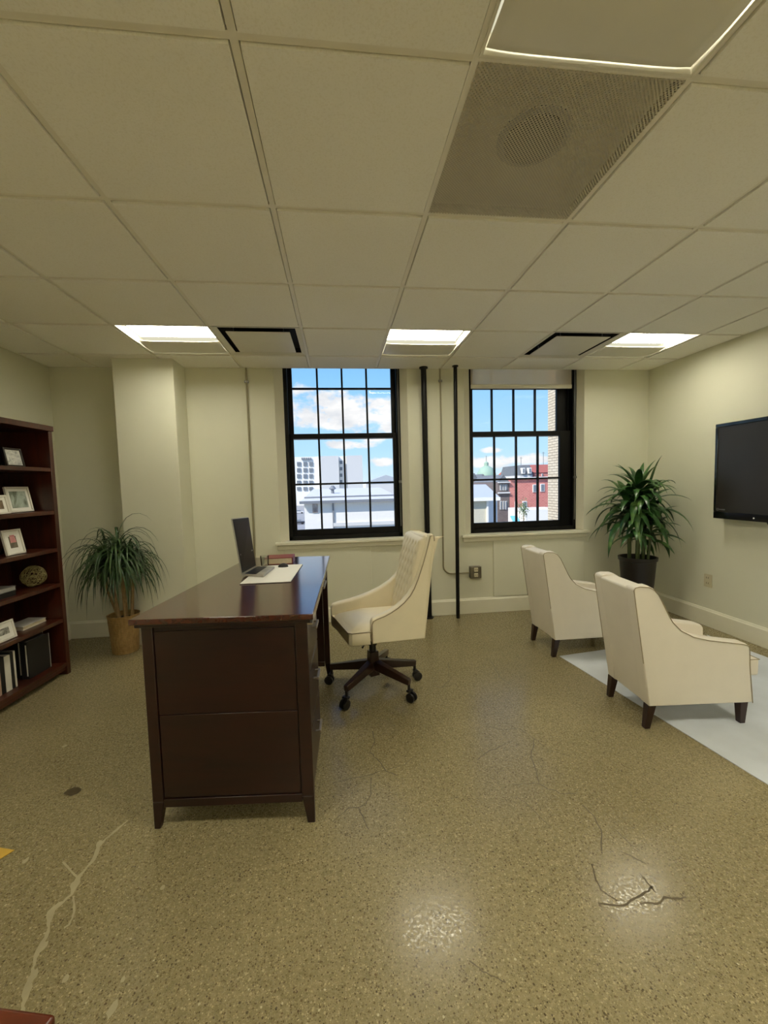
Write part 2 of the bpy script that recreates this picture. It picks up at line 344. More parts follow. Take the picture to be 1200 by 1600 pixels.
ribbon(cf, main, [.003+.006*abs(sin(i*.37))*min(1, i/12) for i in range(len(main))])
ribbon(cf, jag([(115, 1400), (116, 1425), (108, 1445), (100, 1450)], 4, .005), .003)
ribbon(cf, jag([(122, 1372), (106, 1355), (98, 1347)], 3, .005), .0025)
for x, y, r in ((155, 1318, .017), (114, 1383, .016), (66, 1480, .018), (52, 1525, .02), (42, 1548, .017), (254, 1387, .012), (102, 1530, .014), (175, 1578, .02), (192, 1531, .009), (101, 1166, .018), (40, 1345, .014)):
    c = Pz(x, y, 0); a0 = random.uniform(0, 6)
    cf.add([(c.x+r*random.uniform(.5, 1)*cos(a0+k*pi/4.5)*.7, c.y+r*random.uniform(.6, 1.2)*sin(a0+k*pi/4.5), .0008) for k in range(9)], [tuple(range(9))])
cf.build('crack_filler', 'filler', FLOOR, fix=False)
ck = MB()
for pix, wd in (([(582, 1142), (585, 1160), (578, 1176), (595, 1192), (603, 1205), (622, 1212)], .0022), ([(520, 1224), (548, 1216), (575, 1212), (600, 1204)], .0018), ([(580, 1215), (580, 1240), (572, 1256), (560, 1262), (545, 1262)], .0022), ([(560, 1262), (568, 1280), (576, 1296)], .002), ([(545, 1262), (520, 1284)], .0014), ([(600, 1204), (630, 1196), (650, 1180)], .0013),
                ([(745, 1188), (760, 1176), (790, 1162)], .002), ([(758, 1131), (780, 1140), (810, 1138), (835, 1154), (850, 1165)], .0018), ([(835, 1154), (830, 1180), (838, 1205), (842, 1225), (875, 1240), (900, 1240)], .0022), ([(800, 1225), (842, 1225)], .0016), ([(805, 1243), (830, 1262), (845, 1278), (862, 1294)], .0015), ([(835, 1165), (870, 1175), (890, 1182)], .0012), ([(910, 1258), (930, 1278), (940, 1300), (940, 1330)], .0026), ([(960, 1295), (980, 1315), (1000, 1330)], .0018), ([(925, 1350), (930, 1372), (940, 1392), (965, 1408)], .0026), ([(935, 1412), (975, 1415), (1000, 1400), (1020, 1385)], .0032), ([(1000, 1412), (1050, 1404), (1072, 1402)], .003), ([(1000, 1365), (1012, 1380), (1025, 1395)], .0024), ([(733, 1501), (760, 1520), (790, 1535)], .0018), ([(970, 1330), (1010, 1350)], .002),
                ([(700, 1035), (705, 1060), (690, 1075), (678, 1072)], .0018), ([(765, 1030), (780, 1058), (800, 1070)], .0018), ([(690, 1075), (712, 1068), (725, 1085)], .0018)):
    ribbon(ck, jag(pix, 5, .007), wd*.95, .0004)
ck.build('floor_crack', 'crack', FLOOR, fix=False)
c = Pz(114, 1237, 0)
MB().add([(c.x+.035*cos(k*pi/5)*random.uniform(.8, 1.1), c.y+.03*sin(k*pi/5)*random.uniform(.7, 1.1), .0006) for k in range(10)], [tuple(range(10))]).build('inlaid_stone', 'chip', FLOOR, fix=False)

# ------------------------------------------------------------------ windows
def window(name, q, shade=False):
    r = struct_root(name, ((q['f0']+q['f1'])/2, 4.05, ZS)); f0, f1, g0, g1 = q['f0'], q['f1'], q['g0'], q['g1']; zt = 2.80
    m = MB(); y0, y1 = 3.985, 4.165
    fw = .035
    m.box((f0, y0, ZS), (f0+fw, y1, zt)); m.box((f1-fw, y0, ZS), (f1, y1, zt)); m.box((f0, y0, ZS-.02), (f1, y1, ZS+.035)); m.box((f0+fw, 4.10, 2.74), (f1-fw, y1, zt))
    m.box((f0+fw, 4.062, ZS), (f0+fw+.01, 4.074, zt)); m.box((f1-fw-.01, 4.062, ZS), (f1-fw, 4.074, zt))
    m.build('frame', 'frame', r, bevel=.003)
    def sash(nm, ya, z0, z1, zb, zr, mun):
        s_ = MB(); yc = ya+.035
        s_.box((f0+fw, ya, z0), (g0, yc, z1)); s_.box((g1, ya, z0), (f1-fw, yc, z1)); s_.box((g0, ya, z0), (g1, yc, zb)); s_.box((g0, ya, zr), (g1, yc, z1))
        o = s_.build(nm, 'frame', r, bevel=.003)
        k = MB()
        for i in (1, 2, 3):
            x = g0+(g1-g0)*i/4; k.box((x-.009, ya+.008, zb), (x+.009, yc-.004, zr))
        k.box((g0, ya+.0085, mun-.009), (g1, yc-.0045, mun+.009)); k.build('muntin_bars', 'frame', o)
        MB().box((g0, ya+.018, zb), (g1, ya+.022, zr)).build('glass_pane', 'glass', o)
    sash('lower_sash', 4.02, ZS+.035, 1.82, .895, 1.772, 1.335)
    sash('upper_sash', 4.078, 1.772, 2.72, 1.822, 2.69, 2.262)
    # sash rod with pull at the right side
    k = MB().tube([(f1-.018, 3.982, .90), (f1-.018, 3.982, 2.5)], .004, 8); k.build('sash_rod', 'alu', r)
    k = MB().box((f1-.032, 3.962, 1.325), (f1-.004, 3.985, 1.35)); k.build('sash_pull', 'alu', r, bevel=.004)
    # splayed reveals
    j = MB()
    j.prism([(q['o0'], YB+.001, ZS), (f0, 3.985, ZS), (f0, 4.165, ZS), (q['o0'], 4.165, ZS)], (0, 0, 2.0)); j.prism([(q['o1'], YB+.001, ZS), (q['o1'], 4.165, ZS), (f1, 4.165, ZS), (f1, 3.985, ZS)], (0, 0, 2.0))
    j.build('jamb', 'trim', r)
    j = MB().box((q['o0']-.045, YB-.05, ZS-.03), (q['o1']+.04, 3.99, ZS-.004)); j.box((q['o0']-.03, YB-.022, ZS-.075), (q['o1']+.025, YB, ZS-.03))
    j.build('window_sill', 'trim', r, bevel=.004)
    return r
window('window_1', W1); window('window_2', W2)
# roller shade
r = thing('roller_shade', 'beige roller shade drawn a little way down at the top of the right window', 'window shade', (1.86, 3.97, 2.2))
MB().box((W2['f0']+.012, 3.972, 2.275), (W2['f1']-.062, 3.974, 2.428)).build('shade_fabric', 'shade', r)
MB().box((W2['f0']+.012, 3.962, 2.235), (W2['f1']-.062, 3.980, 2.275)).build('hem_bar', 'grid', r, bevel=.004)

# ------------------------------------------------------------------ ceiling fixtures
def light(i, j, label, lens='lens'):
    x0, y0 = gx(i)+tb, gy(j)+tb; x1, y1 = gx(i+1)-tb, gy(j+1)-tb
    r = thing('ceiling_light', label, 'ceiling light', ((x0+x1)/2, (y0+y1)/2, H), 'recessed ceiling lights')
    m = MB(); z1 = H+.09
    for a, b in (((x0-.008, y0-.008), (x0, y1+.008)), ((x1, y0-.008), (x1+.008, y1+.008)), ((x0, y0-.008), (x1, y0)), ((x0, y1), (x1, y1+.008))): m.box((*a, H+.001), (*b, z1))
    m.box((x0-.008, y0-.008, z1), (x1+.008, y1+.008, z1+.01)); m.build('housing', 'fixture', r)
    MB().box((x0+.004, y0+.004, H+.052), (x1-.004, y1-.004, H+.056)).build('diffuser', 'glow', r)
    MB().box((x0+.02, y0+.125, H+.046), (x1-.02, y0+.33, H+.051)).build('lamp_lens', lens, r)
    ya, yb_ = y0+.315, y1-.006; n = 12; b = MB()
    def fn(u, v): return V((x0+.007+u*(x1-x0-.014), ya+v*(yb_-ya), H+.010-.014*sin(pi*v)+.006*(abs(2*u-1)**6)))
    b.grid(fn, 16, n); b.build('reflector_basket', 'fixture', r, smooth=60, solid=.002, fix=False)
    return r
light(*LIGHTS[0], 'lit recessed ceiling light nearest the bookcase, above the column'); light(*LIGHTS[1], 'lit recessed ceiling light in front of the gap between the two windows')
light(*LIGHTS[2], 'lit recessed ceiling light nearest the right wall and the television'); light(*LIGHTS[3], 'recessed ceiling light with curved basket beside the perforated panel, cut by the frame top', 'lens2')
for k, (i, j) in enumerate(LIGHTS[4:]): light(i, j, 'lit recessed ceiling light further back in the room, out of the picture', 'lens2')
def vent(i, j, label):
    x0, y0 = gx(i)+tb, gy(j)+tb; x1, y1 = gx(i+1)-tb, gy(j+1)-tb; e = .03
    r = thing('ceiling_vent', label, 'air vent', ((x0+x1)/2, (y0+y1)/2, H), 'square air vents in the ceiling')
    m = MB()
    q = [(x0-.006, y0-.006), (x1+.006, y0-.006), (x1+.006, y1+.006), (x0-.006, y1+.006)]; qi = [(x0+e, y0+e), (x1-e, y0+e), (x1-e, y1-e), (x0+e, y1-e)]
    m.add([(*p, H+.002) for p in q]+[(*p, H+.012) for p in qi], [(i_, (i_+1) % 4, 4+(i_+1) % 4, 4+i_) for i_ in range(4)]); m.build('vent_frame', 'fixture', r, solid=.002, fix=False)
    m = MB()
    m.box((x0+e-.02, y0+e-.02, H+.055), (x1-e+.02, y1-e+.02, H+.065))
    for a, b in (((x0+e-.03, y0+e-.03), (x0+e-.02, y1-e+.03)), ((x1-e+.02, y0+e-.03), (x1-e+.03, y1-e+.03)), ((x0+e-.02, y0+e-.03), (x1-e+.02, y0+e-.02)), ((x0+e-.02, y1-e+.02), (x1-e+.02, y1-e+.03))): m.box((*a, H+.02), (*b, H+.065))
    m.build('throat', 'black', r)
    MB().box((x0+.072, y0+.085, H+.001), (x1-.072, y1-.06, H+.007)).build('face_plate', 'fixture', r, bevel=.003)
    for sx in (x0+.12, x1-.12): 
        for sy in (y0+.12, y1-.12): MB().tube([(sx, sy, H+.006), (sx, sy, H+.056)], .004, 6).build('bracket', 'alu', r)
vent(*VENTS[0], 'square air vent beside the left ceiling light, left of the first window'); vent(*VENTS[1], 'square air vent left of the right ceiling light, above the right window')
i, j = GRILLE; x0, y0 = gx(i)+tb, gy(j)+tb; x1, y1 = gx(i+1)-tb, gy(j+1)-tb
r = thing('return_grille', 'perforated metal return air panel with dark round duct behind it', 'air vent', ((x0+x1)/2, (y0+y1)/2, H))
MB().box((x0-.004, y0-.004, H+.004), (x1+.004, y1+.004, H+.005)).build('perforated_plate', 'perf', r)
m = MB(); m.box((x0-.004, y0-.004, H+.045), (x1+.004, y1+.004, H+.085))
for a, b in (((x0-.0105, y0-.0105), (x0-.004, y1+.0105)), ((x1+.004, y0-.0105), (x1+.0105, y1+.0105)), ((x0-.004, y0-.0105), (x1+.004, y0-.004)), ((x0-.004, y1+.004), (x1+.004, y1+.0105))): m.box((*a, H+.018), (*b, H+.085))
m.build('backing_box', 'backing', r)
cx, cy = .685, 1.365
MB().lathe([(.095, 0), (.095, .008)], (cx, cy, H+.032), 40).build('duct_opening', 'black', r)
MB().lathe([(.12, 0), (.12, .003)], (cx, cy, H+.0415), 40).build('duct_collar', 'alu', r)

# ------------------------------------------------------------------ pipes, conduits, outlets
r = thing('steam_pipe', 'thick black vertical pipe between the windows, behind the office chair', 'pipe', (.848, 3.84, 0))
MB().tube([(.848, 3.84, .012), (.838, 3.84, H)], .026, 20).build('pipe', 'pipe', r, smooth=50)
MB().lathe([(.04, 0), (.04, .012)], (.838, 3.84, H-.014), 24).build('ceiling_flange', 'pipe', r, smooth=40)
MB().lathe([(.042, 0), (.042, .012)], (.848, 3.84, 0), 24).build('floor_flange', 'pipe', r, smooth=40)
r = thing('riser_pipe', 'thin black vertical pipe just left of the right window, floor to ceiling', 'pipe', (1.12, 3.785, 0))
MB().tube([(1.12, 3.785, 0), (1.128, 3.785, H)], .0175, 18).build('pipe', 'pipe', r, smooth=50)
MB().lathe([(.028, 0), (.028, .01)], (1.128, 3.785, H-.011), 20).build('ceiling_flange', 'pipe', r, smooth=40)
r = thing('wall_conduit', 'thin painted conduit bending from the ceiling to the metal outlet box', 'conduit', (1.02, 3.892, .42))
pts = [(1.01, 3.893, H)]+[(1.012, 3.893, z) for z in (2.0, 1.5, 1.0, .62)]+[(1.012+.085*(1-cos(a)), 3.893, .50-.085*sin(a)) for a in [k*pi/16 for k in range(9)]]+[(1.2, 3.893, .415), (1.27, 3.885, .417)]
MB().tube(pts, .0075, 10).build('tube', 'conduit', r, smooth=60)
MB().box((.995, 3.886, 2.28), (1.03, 3.904, 2.30)).build('strap', 'alu', r, bevel=.002)
r = thing('left_conduit', 'thin grey conduit running down the wall left of the first window', 'conduit', (-.795, 3.893, 0))
r.name = 'vertical_conduit'
MB().tube([(-.793, 3.893, .16), (-.79, 3.893, H)], .008, 10).build('tube', 'conduit', r, smooth=60)
MB().box((-.81, 3.886, 2.27), (-.772, 3.904, 2.29)).build('strap', 'alu', r, bevel=.002)
r = thing('outlet_box', 'grey metal surface outlet box beside the thin black pipe', 'electrical outlet', (1.328, 3.88, .365))
MB().box((1.272, 3.85, .365), (1.385, 3.904, .482)).build('box', 'box', r, bevel=.006)
for z in (.397, .451):
    o = MB().box((1.308, 3.843, z-.02), (1.349, 3.853, z+.02)).build('socket', 'ivory', r, bevel=.006); MB().box((1.318, 3.842, z-.004), (1.321, 3.844, z+.011)).box((1.336, 3.842, z-.004), (1.339, 3.844, z+.011)).build('slot', 'slot', o)
r = thing('wall_outlet', 'ivory duplex outlet plate low on the right wall', 'electrical outlet', (XR-.003, 3.175, .345))
MB().box((XR-.008, 3.135, .345), (XR, 3.212, .458)).build('cover_plate', 'ivory', r, bevel=.003)
for z in (.378, .425):
    o = MB().box((XR-.011, 3.155, z-.017), (XR-.006, 3.192, z+.017)).build('socket', 'ivory', r, bevel=.004); MB().box((XR-.012, 3.163, z-.004), (XR-.0105, 3.166, z+.01)).box((XR-.012, 3.181, z-.004), (XR-.0105, 3.184, z+.01)).build('slot', 'slot', o)

# ------------------------------------------------------------------ television
r = thing('television', 'black flat television hung on the right wall, cut by the photo edge', 'television', (3.13, 2.4, .96))
ty0, ty1, tz0, tz1 = 1.74, 3.055, .963, 1.733
MB().box((3.105, ty0, tz0), (3.155, ty1, tz1)).box((3.15, ty0+.15, tz0+.15), (3.165, ty1-.15, tz1-.1)).build('housing', 'bezel', r, bevel=.008)
m = MB(); xa, xb = 3.096, 3.106
m.box((xa, ty0, tz1-.028), (xb, ty1, tz1)); m.box((xa, ty0, tz0), (xb, ty1, tz0+.058)); m.box((xa, ty0, tz0+.058), (xb, ty0+.026, tz1-.028)); m.box((xa, ty1-.026, tz0+.058), (xb, ty1, tz1-.028))
m.build('bezel', 'bezel', r, bevel=.004)
MB().box((3.101, ty0+.024, tz0+.056), (3.107, ty1-.024, tz1-.026)).build('screen', 'tvscreen', r)  # the panel's grey has the room's reflection put into its colour
MB().box((xa-.001, 2.375, tz0+.012), (xa+.001, 2.425, tz0+.03)).build('brand_plate', 'alu', r)
MB().lathe([(.006, 0), (.006, .002)], (xa-.001, 2.72, tz0+.025), 12, axis=(1, 0, 0)).build('power_light', 'paper', r)
MB().lathe([(.012, 0), (.012, .002)], (3.099, ty1-.035, tz0+.075), 16, axis=(1, 0, 0)).box((3.099, ty1-.10, tz0+.07), (3.101, ty1-.03, tz0+.08)).build('silver_mark', 'alu', r)  # small silver disc and bar at the lower screen corner
MB().box((3.162, 2.2, 1.15), (XR-.0005, 2.6, 1.55)).build('wall_bracket', 'black', r)
MB().tube([(3.15, 2.69, 1.0), (3.165, 2.67, .94), (3.178, 2.6, .90), (3.178, 2.45, .92), (3.165, 2.38, 1.0)], .004, 8).build('cable', 'black', r, smooth=60)

# ------------------------------------------------------------------ desk
ZT = .84
NL, NR, FR, FL = V((-.787, 1.574)), V((-.107, 1.512)), V((-.068, 2.775)), V((-.62, 2.84))
def DK(s, t): return (NL*(1-s)+NR*s)*(1-t)+(FL*(1-s)+FR*s)*t
def dq(s0, s1, t0, t1): return [DK(s0, t0), DK(s1, t0), DK(s1, t1), DK(s0, t1)]
desk = thing('executive_desk', 'dark mahogany executive desk with a laptop on its glossy top', 'desk', (*DK(.5, .5), 0))
MB().hexa(dq(0, 1, 0, 1), ZT-.022, ZT).build('desktop', 'top', desk, bevel=.003)
MB().hexa(dq(.02, .98, .008, .992), ZT-.036, ZT-.022).build('top_moulding', 'desk', desk, bevel=.003)
sL, sR, tN, tF = .045, .962, .018, .982; lw, lt = .062, .030
def leg(s0, s1, t0, t1, ss, st):               # square post with a tapered foot
    m = MB(); m.hexa(dq(s0, s1, t0, t1), .11, ZT-.036)
    a0, a1 = (s0+.0*ss, s1-.028) if ss > 0 else (s0+.028, s1); b0, b1 = (t0, t1-.012) if st > 0 else (t0+.012, t1)
    m.hexa(dq(a0, a1, b0, b1), 0, .11, dq(s0, s1, t0, t1)); return m.build('leg', 'desk', desk, bevel=.003)
leg(sL, sL+lw, tN, tN+lt, 1, 1); leg(sR-lw*1.12, sR, tN, tN+lt, -1, 1); leg(sL, sL+lw, tF-lt, tF, 1, -1); leg(sR-lw, sR, tF-lt, tF, -1, -1)
for t0, t1 in ((tN+.004, tN+.014), (tF-.014, tF-.004)):
    m = MB(); e = .0025
    m.hexa(dq(sL+lw-.002, sR-lw*1.12+.002, t0+.003, t1), .10, ZT-.037); m.build('side_panel', 'desk', desk)
    m = MB(); f0, f1 = (t0-.0015, t0+.005) if t0 < .5 else (t1-.005, t1+.0015)
    m.hexa(dq(sL+lw+.006, sR-lw*1.12-.006, f0, f1), .125, .455); m.hexa(dq(sL+lw+.006, sR-lw*1.12-.006, f0, f1), .459, ZT-.056); m.build('panel_board', 'desk', desk, bevel=.0015)
    MB().hexa(dq(sL+lw-.002, sR-lw*1.12+.002, t0-.002, t1), .085, .118).build('bottom_rail', 'desk', desk, bevel=.002)
MB().hexa(dq(sL+.012, sL+.03, tN+lt, tF-lt), .12, ZT-.037).build('modesty_panel', 'desk', desk)
def pedestal(t0, t1, inner):
    MB().hexa(dq(sL+.03, sR-.035, *( (t1-.008, t1) if inner else (t0, t0+.008))), .10, ZT-.037).build('pedestal_side', 'desk', desk)
    MB().hexa(dq(sL+.03, sR-.035, t0, t1), .095, .11).build('pedestal_floor', 'desk', desk)
    zs = [(.115, .345), (.352, .58), (.587, ZT-.05)]
    for z0, z1 in zs:
        d = MB().hexa(dq(sR-.034, sR-.006, t0+.002, t1-.002), z0, z1).build('drawer', 'desk', desk, bevel=.003)
        tm = (t0+t1)/2; a, b = DK(sR+.022, tm-.035), DK(sR+.022, tm+.035); zc = (z0+z1)/2+.03
        h = MB().bar((*a, zc), (*b, zc), .010, .012)
        for k in (tm-.03, tm+.03): h.bar((*DK(sR-.008, k), zc), (*DK(sR+.022, k), zc), .008, .008)
        h.build('drawer_handle', 'handle', d, bevel=.002)
pedestal(tN+lt, .34, True)
d = MB().hexa(dq(sR-.034, sR-.006, .345, .945), ZT-.125, ZT-.05).build('center_drawer', 'desk', desk, bevel=.003)
h = MB().bar((*DK(sR+.022, .58), ZT-.088), (*DK(sR+.022, .71), ZT-.088), .010, .012)
for k in (.59, .70): h.bar((*DK(sR-.008, k), ZT-.088), (*DK(sR+.022, k), ZT-.088), .008, .008)
h.build('drawer_handle', 'handle', d, bevel=.002)
# pull-out writing slide at the near end
MB().hexa(dq(sR-.04, sR+.03, .02, .30), ZT-.050, ZT-.042).build('pull_out_slide', 'handle', desk, bevel=.001)

# desk pad, laptop and bits
m1, m2, m3 = V((-.497, 2.053)), V((-.248, 2.046)), V((-.227, 2.496)); m4 = m1+(m3-m2)
r = thing('desk_pad', 'white desk pad under the laptop', 'desk pad', (-.37, 2.27, ZT))
MB().hexa([m1, m2, m3, m4], ZT, ZT+.003).build('pad', 'black_c', r)
q = [m1.lerp(m3, .006), m2.lerp(m4, .006), m3.lerp(m1, .006), m4.lerp(m2, .006)]
MB().hexa(q, ZT+.003, ZT+.005).build('sheet', 'paper', r)
zl = ZT+.0052
hn, hf, fn_, ff = V((-.524, 2.228)), V((-.489, 2.425)), V((-.402, 2.175)), V((-.379, 2.398))
r = thing('laptop', 'open silver laptop with a dark screen on the desk', 'laptop', (-.45, 2.3, zl))
MB().hexa([hn, fn_, ff, hf], zl, zl+.012).build('base', 'silver', r, bevel=.003)
L = lambda u, v: hn.lerp(hf, u).lerp(fn_.lerp(ff, u), v)
kb = MB()
for iu in range(12):
    for iv in range(5):
        u0 = .06+iu*.0735; v0 = .12+iv*.098
        kb.hexa([L(u0, v0), L(u0, v0+.085), L(u0+.062, v0+.085), L(u0+.062, v0)], zl+.012, zl+.0145)
kb.build('keyboard', 'key', r)
MB().hexa([L(.05, .1), L(.05, .63), L(.95, .63), L(.95, .1)], zl+.0118, zl+.0124).build('key_bed', 'black_c', r)
MB().hexa([L(.33, .68), L(.33, .95), L(.64, .95), L(.64, .68)], zl+.0118, zl+.0124).build('touchpad', 'ltgrey', r)
tn, tf = V((-.549, 2.172, 1.149)), V((-.506, 2.372, 1.144)); bn, bf = V((*hn, zl+.012)), V((*hf, zl+.012))
tn = V((bn.x-.030, bn.y-.03, 1.158)); tf = V((bf.x-.022, bf.y-.03, 1.150))
nrm = (bf-bn).cross(tn-bn).normalized()
if nrm.x < 0: nrm = -nrm
m = MB(); m.prism([bn, bf, tf, tn], -nrm*.007); lid = m.build('lid', 'silver', r, bevel=.003)
S = lambda u, v, k: (bn.lerp(bf, u)).lerp(tn.lerp(tf, u), v)+nrm*k
MB().prism([S(.02, .02, 0), S(.98, .02, 0), S(.98, .985, 0), S(.02, .985, 0)], nrm*.0015).build('screen_bezel', 'black_c', lid)
MB().prism([S(.07, .09, .0015), S(.93, .09, .0015), S(.93, .93, .0015), S(.07, .93, .0015)], nrm*.0008).build('screen', 'screen', lid)
MB().prism([S(.09, .33, .0023), S(.91, .33, .0023), S(.91, .355, .0023), S(.09, .355, .0023)], nrm*.0002).build('window_bar', 'ltgrey', lid)
# book, tumbler, mouse
b0, b1 = Pz(412, 888.5, ZT+.006), Pz(455, 882.5, ZT+.006)
b0 = V((-.462, 2.545)); b1 = V((-.297, 2.545)); dd = (b1-b0).normalized(); nn = V((-dd.y, dd.x))
r = thing('hardback_book', 'thick book with dark red cover lying behind the laptop on the desk', 'book', (*((b0+b1)/2), ZT+.0001))
MB().hexa([b0+nn*.004, b1+nn*.004, b1+nn*.13, b0+nn*.13], ZT+.004, ZT+.036).build('pages', 'cream', r)
MB().hexa([b0, b1, b1+nn*.136, b0+nn*.136], ZT+.036, ZT+.040).hexa([b0, b1, b1+nn*.136, b0+nn*.136], ZT+.0002, ZT+.004).hexa([b1, b1+dd*.006, b1+dd*.006+nn*.136, b1+nn*.136], ZT+.0002, ZT+.04).build('cover', 'red', r, bevel=.0015)
tp = V((-.452, 2.50)); 
r = MB().lathe([(.001, .0), (.022, 0), (.026, .06), (.024, .06), (.021, .004), (.001, .004)], (*tp, ZT+.0055), 24, cap=False).build('glass_tumbler', 'tumbler', smooth=50); tag(r, 'small clear glass tumbler behind the laptop keyboard', 'glass')
mp = V((-.335, 2.435))
m = MB(); m.lathe([(.0005, .022)]+[(.026*sin(a), .022*cos(a)) for a in [k*pi/16 for k in range(1, 9)]]+[(.0255, 0)], (0, 0, 0), 20)
for v_ in m.v: v_.x = v_.x*1.15+mp.x; v_.y = v_.y*.75+mp.y; v_.z += ZT+.0052
o = m.build('computer_mouse', 'caster', smooth=60); tag(o, 'small dark computer mouse on the far end of the white desk pad', 'computer mouse')

# ------------------------------------------------------------------ office chair
On = V((.17, 2.335)); da = V((cos(.07), sin(.07))); dc = V((-sin(.07), cos(.07)))
def OC(a, c, z): p = On+da*a+dc*c; return V((p.x, p.y, z))
WD = .47
oc = thing('office_chair', 'cream leather swivel chair with tufted high back at the desk', 'office chair', (.19, 2.57, 0))
near = [(0, .379), (.326, .381), (.337, .53), (.347, .646), (.363, .839), (.388, .975), (.386, 1.008), (.364, 1.006), (.35, .955), (.333, .895), (.316, .842), (.282, .748), (.258, .695), (.233, .655), (.195, .615), (.154, .584), (.115, .562), (.076, .544), (.03, .530), (.008, .519), (0, .501)]
def far_of(p): a, z = p; k = max(0, min(1, (.30-a)/.30)); return (a-.215*k+.015*(1-k), z-.012-.024*max(0, min(1, (z-.85)/.1)))
far = [far_of(p) for p in near]
def arm(prof, c0, c1, sgn, name='arm'):
    m = MB(); n = len(prof); top = [i_ for i_ in range(n) if i_ >= 6]
    P = [V(p) for p in prof]; inn = offset_poly(prof, .010)
    # rounded pad: outer face, outer lip, inner lip, inner face
    loops = [[OC(*prof[i_][:1], c0, prof[i_][1]) for i_ in range(n)], [OC(P[i_].x, c0+(c1-c0)*.25, P[i_].y+(.006 if i_ in top else 0)) for i_ in range(n)], [OC(P[i_].x, c0+(c1-c0)*.75, P[i_].y+(.006 if i_ in top else 0)) for i_ in range(n)], [OC(P[i_].x, c1, P[i_].y) for i_ in range(n)]]
    vs = [p for l in loops for p in l]; fs = [tuple(range(n))[::-1], tuple(range(3*n, 4*n))]
    for k in range(3):
        for i_ in range(n): fs.append((k*n+i_, k*n+(i_+1) % n, (k+1)*n+(i_+1) % n, (k+1)*n+i_))
    m.add(vs, fs); o = m.build(name, 'leather', oc, bevel=.007, seg=3)
    e = -.001 if sgn < 0 else .001
    MB().tube([OC(p[0]+.004, c0+e, p[1]-.004) for p in prof[5:]]+[OC(prof[0][0]+.004, c0+e, prof[0][1]+.004)], .0032, 8).build('piping', 'welt', o, smooth=60)
    return o
arm(near, 0, .062, -1); arm(far, WD, WD-.062, 1)
# outer back and inner tufted back
def bk(z): u = (z-.38)/.63; return .315+.03*u+.03*u**3
def bfr(z): u = max(0, (z-.44)/.56); return .200+.092*u+.03*u*u
m = MB()
m.loft([OC(.335, .03, .375), OC(.345, WD-.03, .375), OC(.285, WD-.03, .375), OC(.275, .03, .375)], [OC(.41, .03, 1.0), OC(.425, WD-.03, .985), OC(.365, WD-.03, .985), OC(.35, .03, 1.0)])
m.build('outer_back', 'leather', oc, bevel=.012, seg=3)
def tuft(u, v):
    z = .45+v*.555; c_ = .036+u*(WD-.072); a = bfr(z)+.006*v*(1-u)
    if v > .93: k = (v-.93)/.07; a += .035*k*k; z = .45+.93*.555+(v-.93)*.555*(1-.35*k)
    gu, gv = u*6, v*9; d = 9
    for r_ in range(-1, 11):
        off = .5 if r_ % 2 else 0
        for k in range(-1, 8):
            d = min(d, ((gu-k-off)**2+((gv-r_)*.9)**2)**.5)
    l1, l2 = abs(((gu+gv*.5+.0) % 1)-.0), abs(((gu-gv*.5) % 1)-.0)
    crease = min(min(l1, 1-l1), min(l2, 1-l2))
    edge = min(1, min(u, 1-u, v, 1-v)*9)
    a += edge*(.010*math.exp(-(d/.2)**2)+.003*math.exp(-(crease/.1)**2))-.012*edge
    e_ = min(u, 1-u); a += .006*(1-min(1, e_*14))+(.10*(1-e_/.03)**1.5 if e_ < .03 else 0)
    return OC(a, c_, z)
m = MB(); m.grid(tuft, 80, 84)
nvx = 61*85; back = [OC(.345+.03*v, .05+u*(WD-.10), .45+v*.53) for v in (0, 1) for u in (0, 1)]
o = m.build('tufted_back', 'leather', oc, smooth=180, fix=False)
for r_ in range(1, 9):
    for k in range(0, 7):
        u = (k+(.5 if r_ % 2 else 0))/6; v = r_/9
        if .05 < u < .95:
            p = tuft(u, v); MB().lathe([(.0005, .003), (.005, .002), (.006, -.002)], p, 8, axis=(-da.x, -da.y, .2)).build('tufting_button', 'leather', o, smooth=60)
m = MB().loft([OC(.338, .05, .955), OC(.335, WD-.04, .945), OC(.335, WD-.04, .992), OC(.338, .05, 1.006)], [OC(.415, .035, .955), OC(.43, WD-.035, .945), OC(.43, WD-.035, .985), OC(.412, .035, 1.0)])
m.build('top_roll', 'leather', oc, bevel=.02, seg=5)
# seat: T-shaped cushion, waterfall front
sq = [(-.135, .02), (-.19, .30), (-.212, .375), (-.20, .40), (-.16, WD-.068), (-.03, WD-.066), (.29, WD-.066), (.29, .066), (.0, .064), (-.008, .004), (-.115, .004)]
def inset(q, d):
    c_ = (.06, .235); return [(c_[0]+(a-c_[0])*(1-d), c_[1]+(b-c_[1])*(1-d)) for a, b in q]
m = MB(); lv = [(0, .374, .02), (0, .380, 0), (0, .448, 0), (0, .464, .03), (0, .482, .13), (0, .493, .35), (0, .497, .7)]
n = len(sq); vs = []; fs = []
for _, z, d in lv: vs += [OC(a, b, z-.03*max(0, min(1, (-.02-a)/.2))*(z > .45)) for a, b in inset(sq, d)]
for k in range(len(lv)-1):
    for i_ in range(n): fs.append((k*n+i_, k*n+(i_+1) % n, (k+1)*n+(i_+1) % n, (k+1)*n+i_))
fs += [tuple(range(n))[::-1], tuple(range((len(lv)-1)*n, len(lv)*n))]
m.add(vs, fs); so = m.build('seat', 'leather', oc, smooth=60, bevel=.016, seg=4)
MB().tube([OC(*p, .452) for p in [(-.0, .004), (-.115, .002), (-.138, .02), (-.193, .30), (-.215, .375)]], .003, 8).build('piping', 'welt', so, smooth=60)
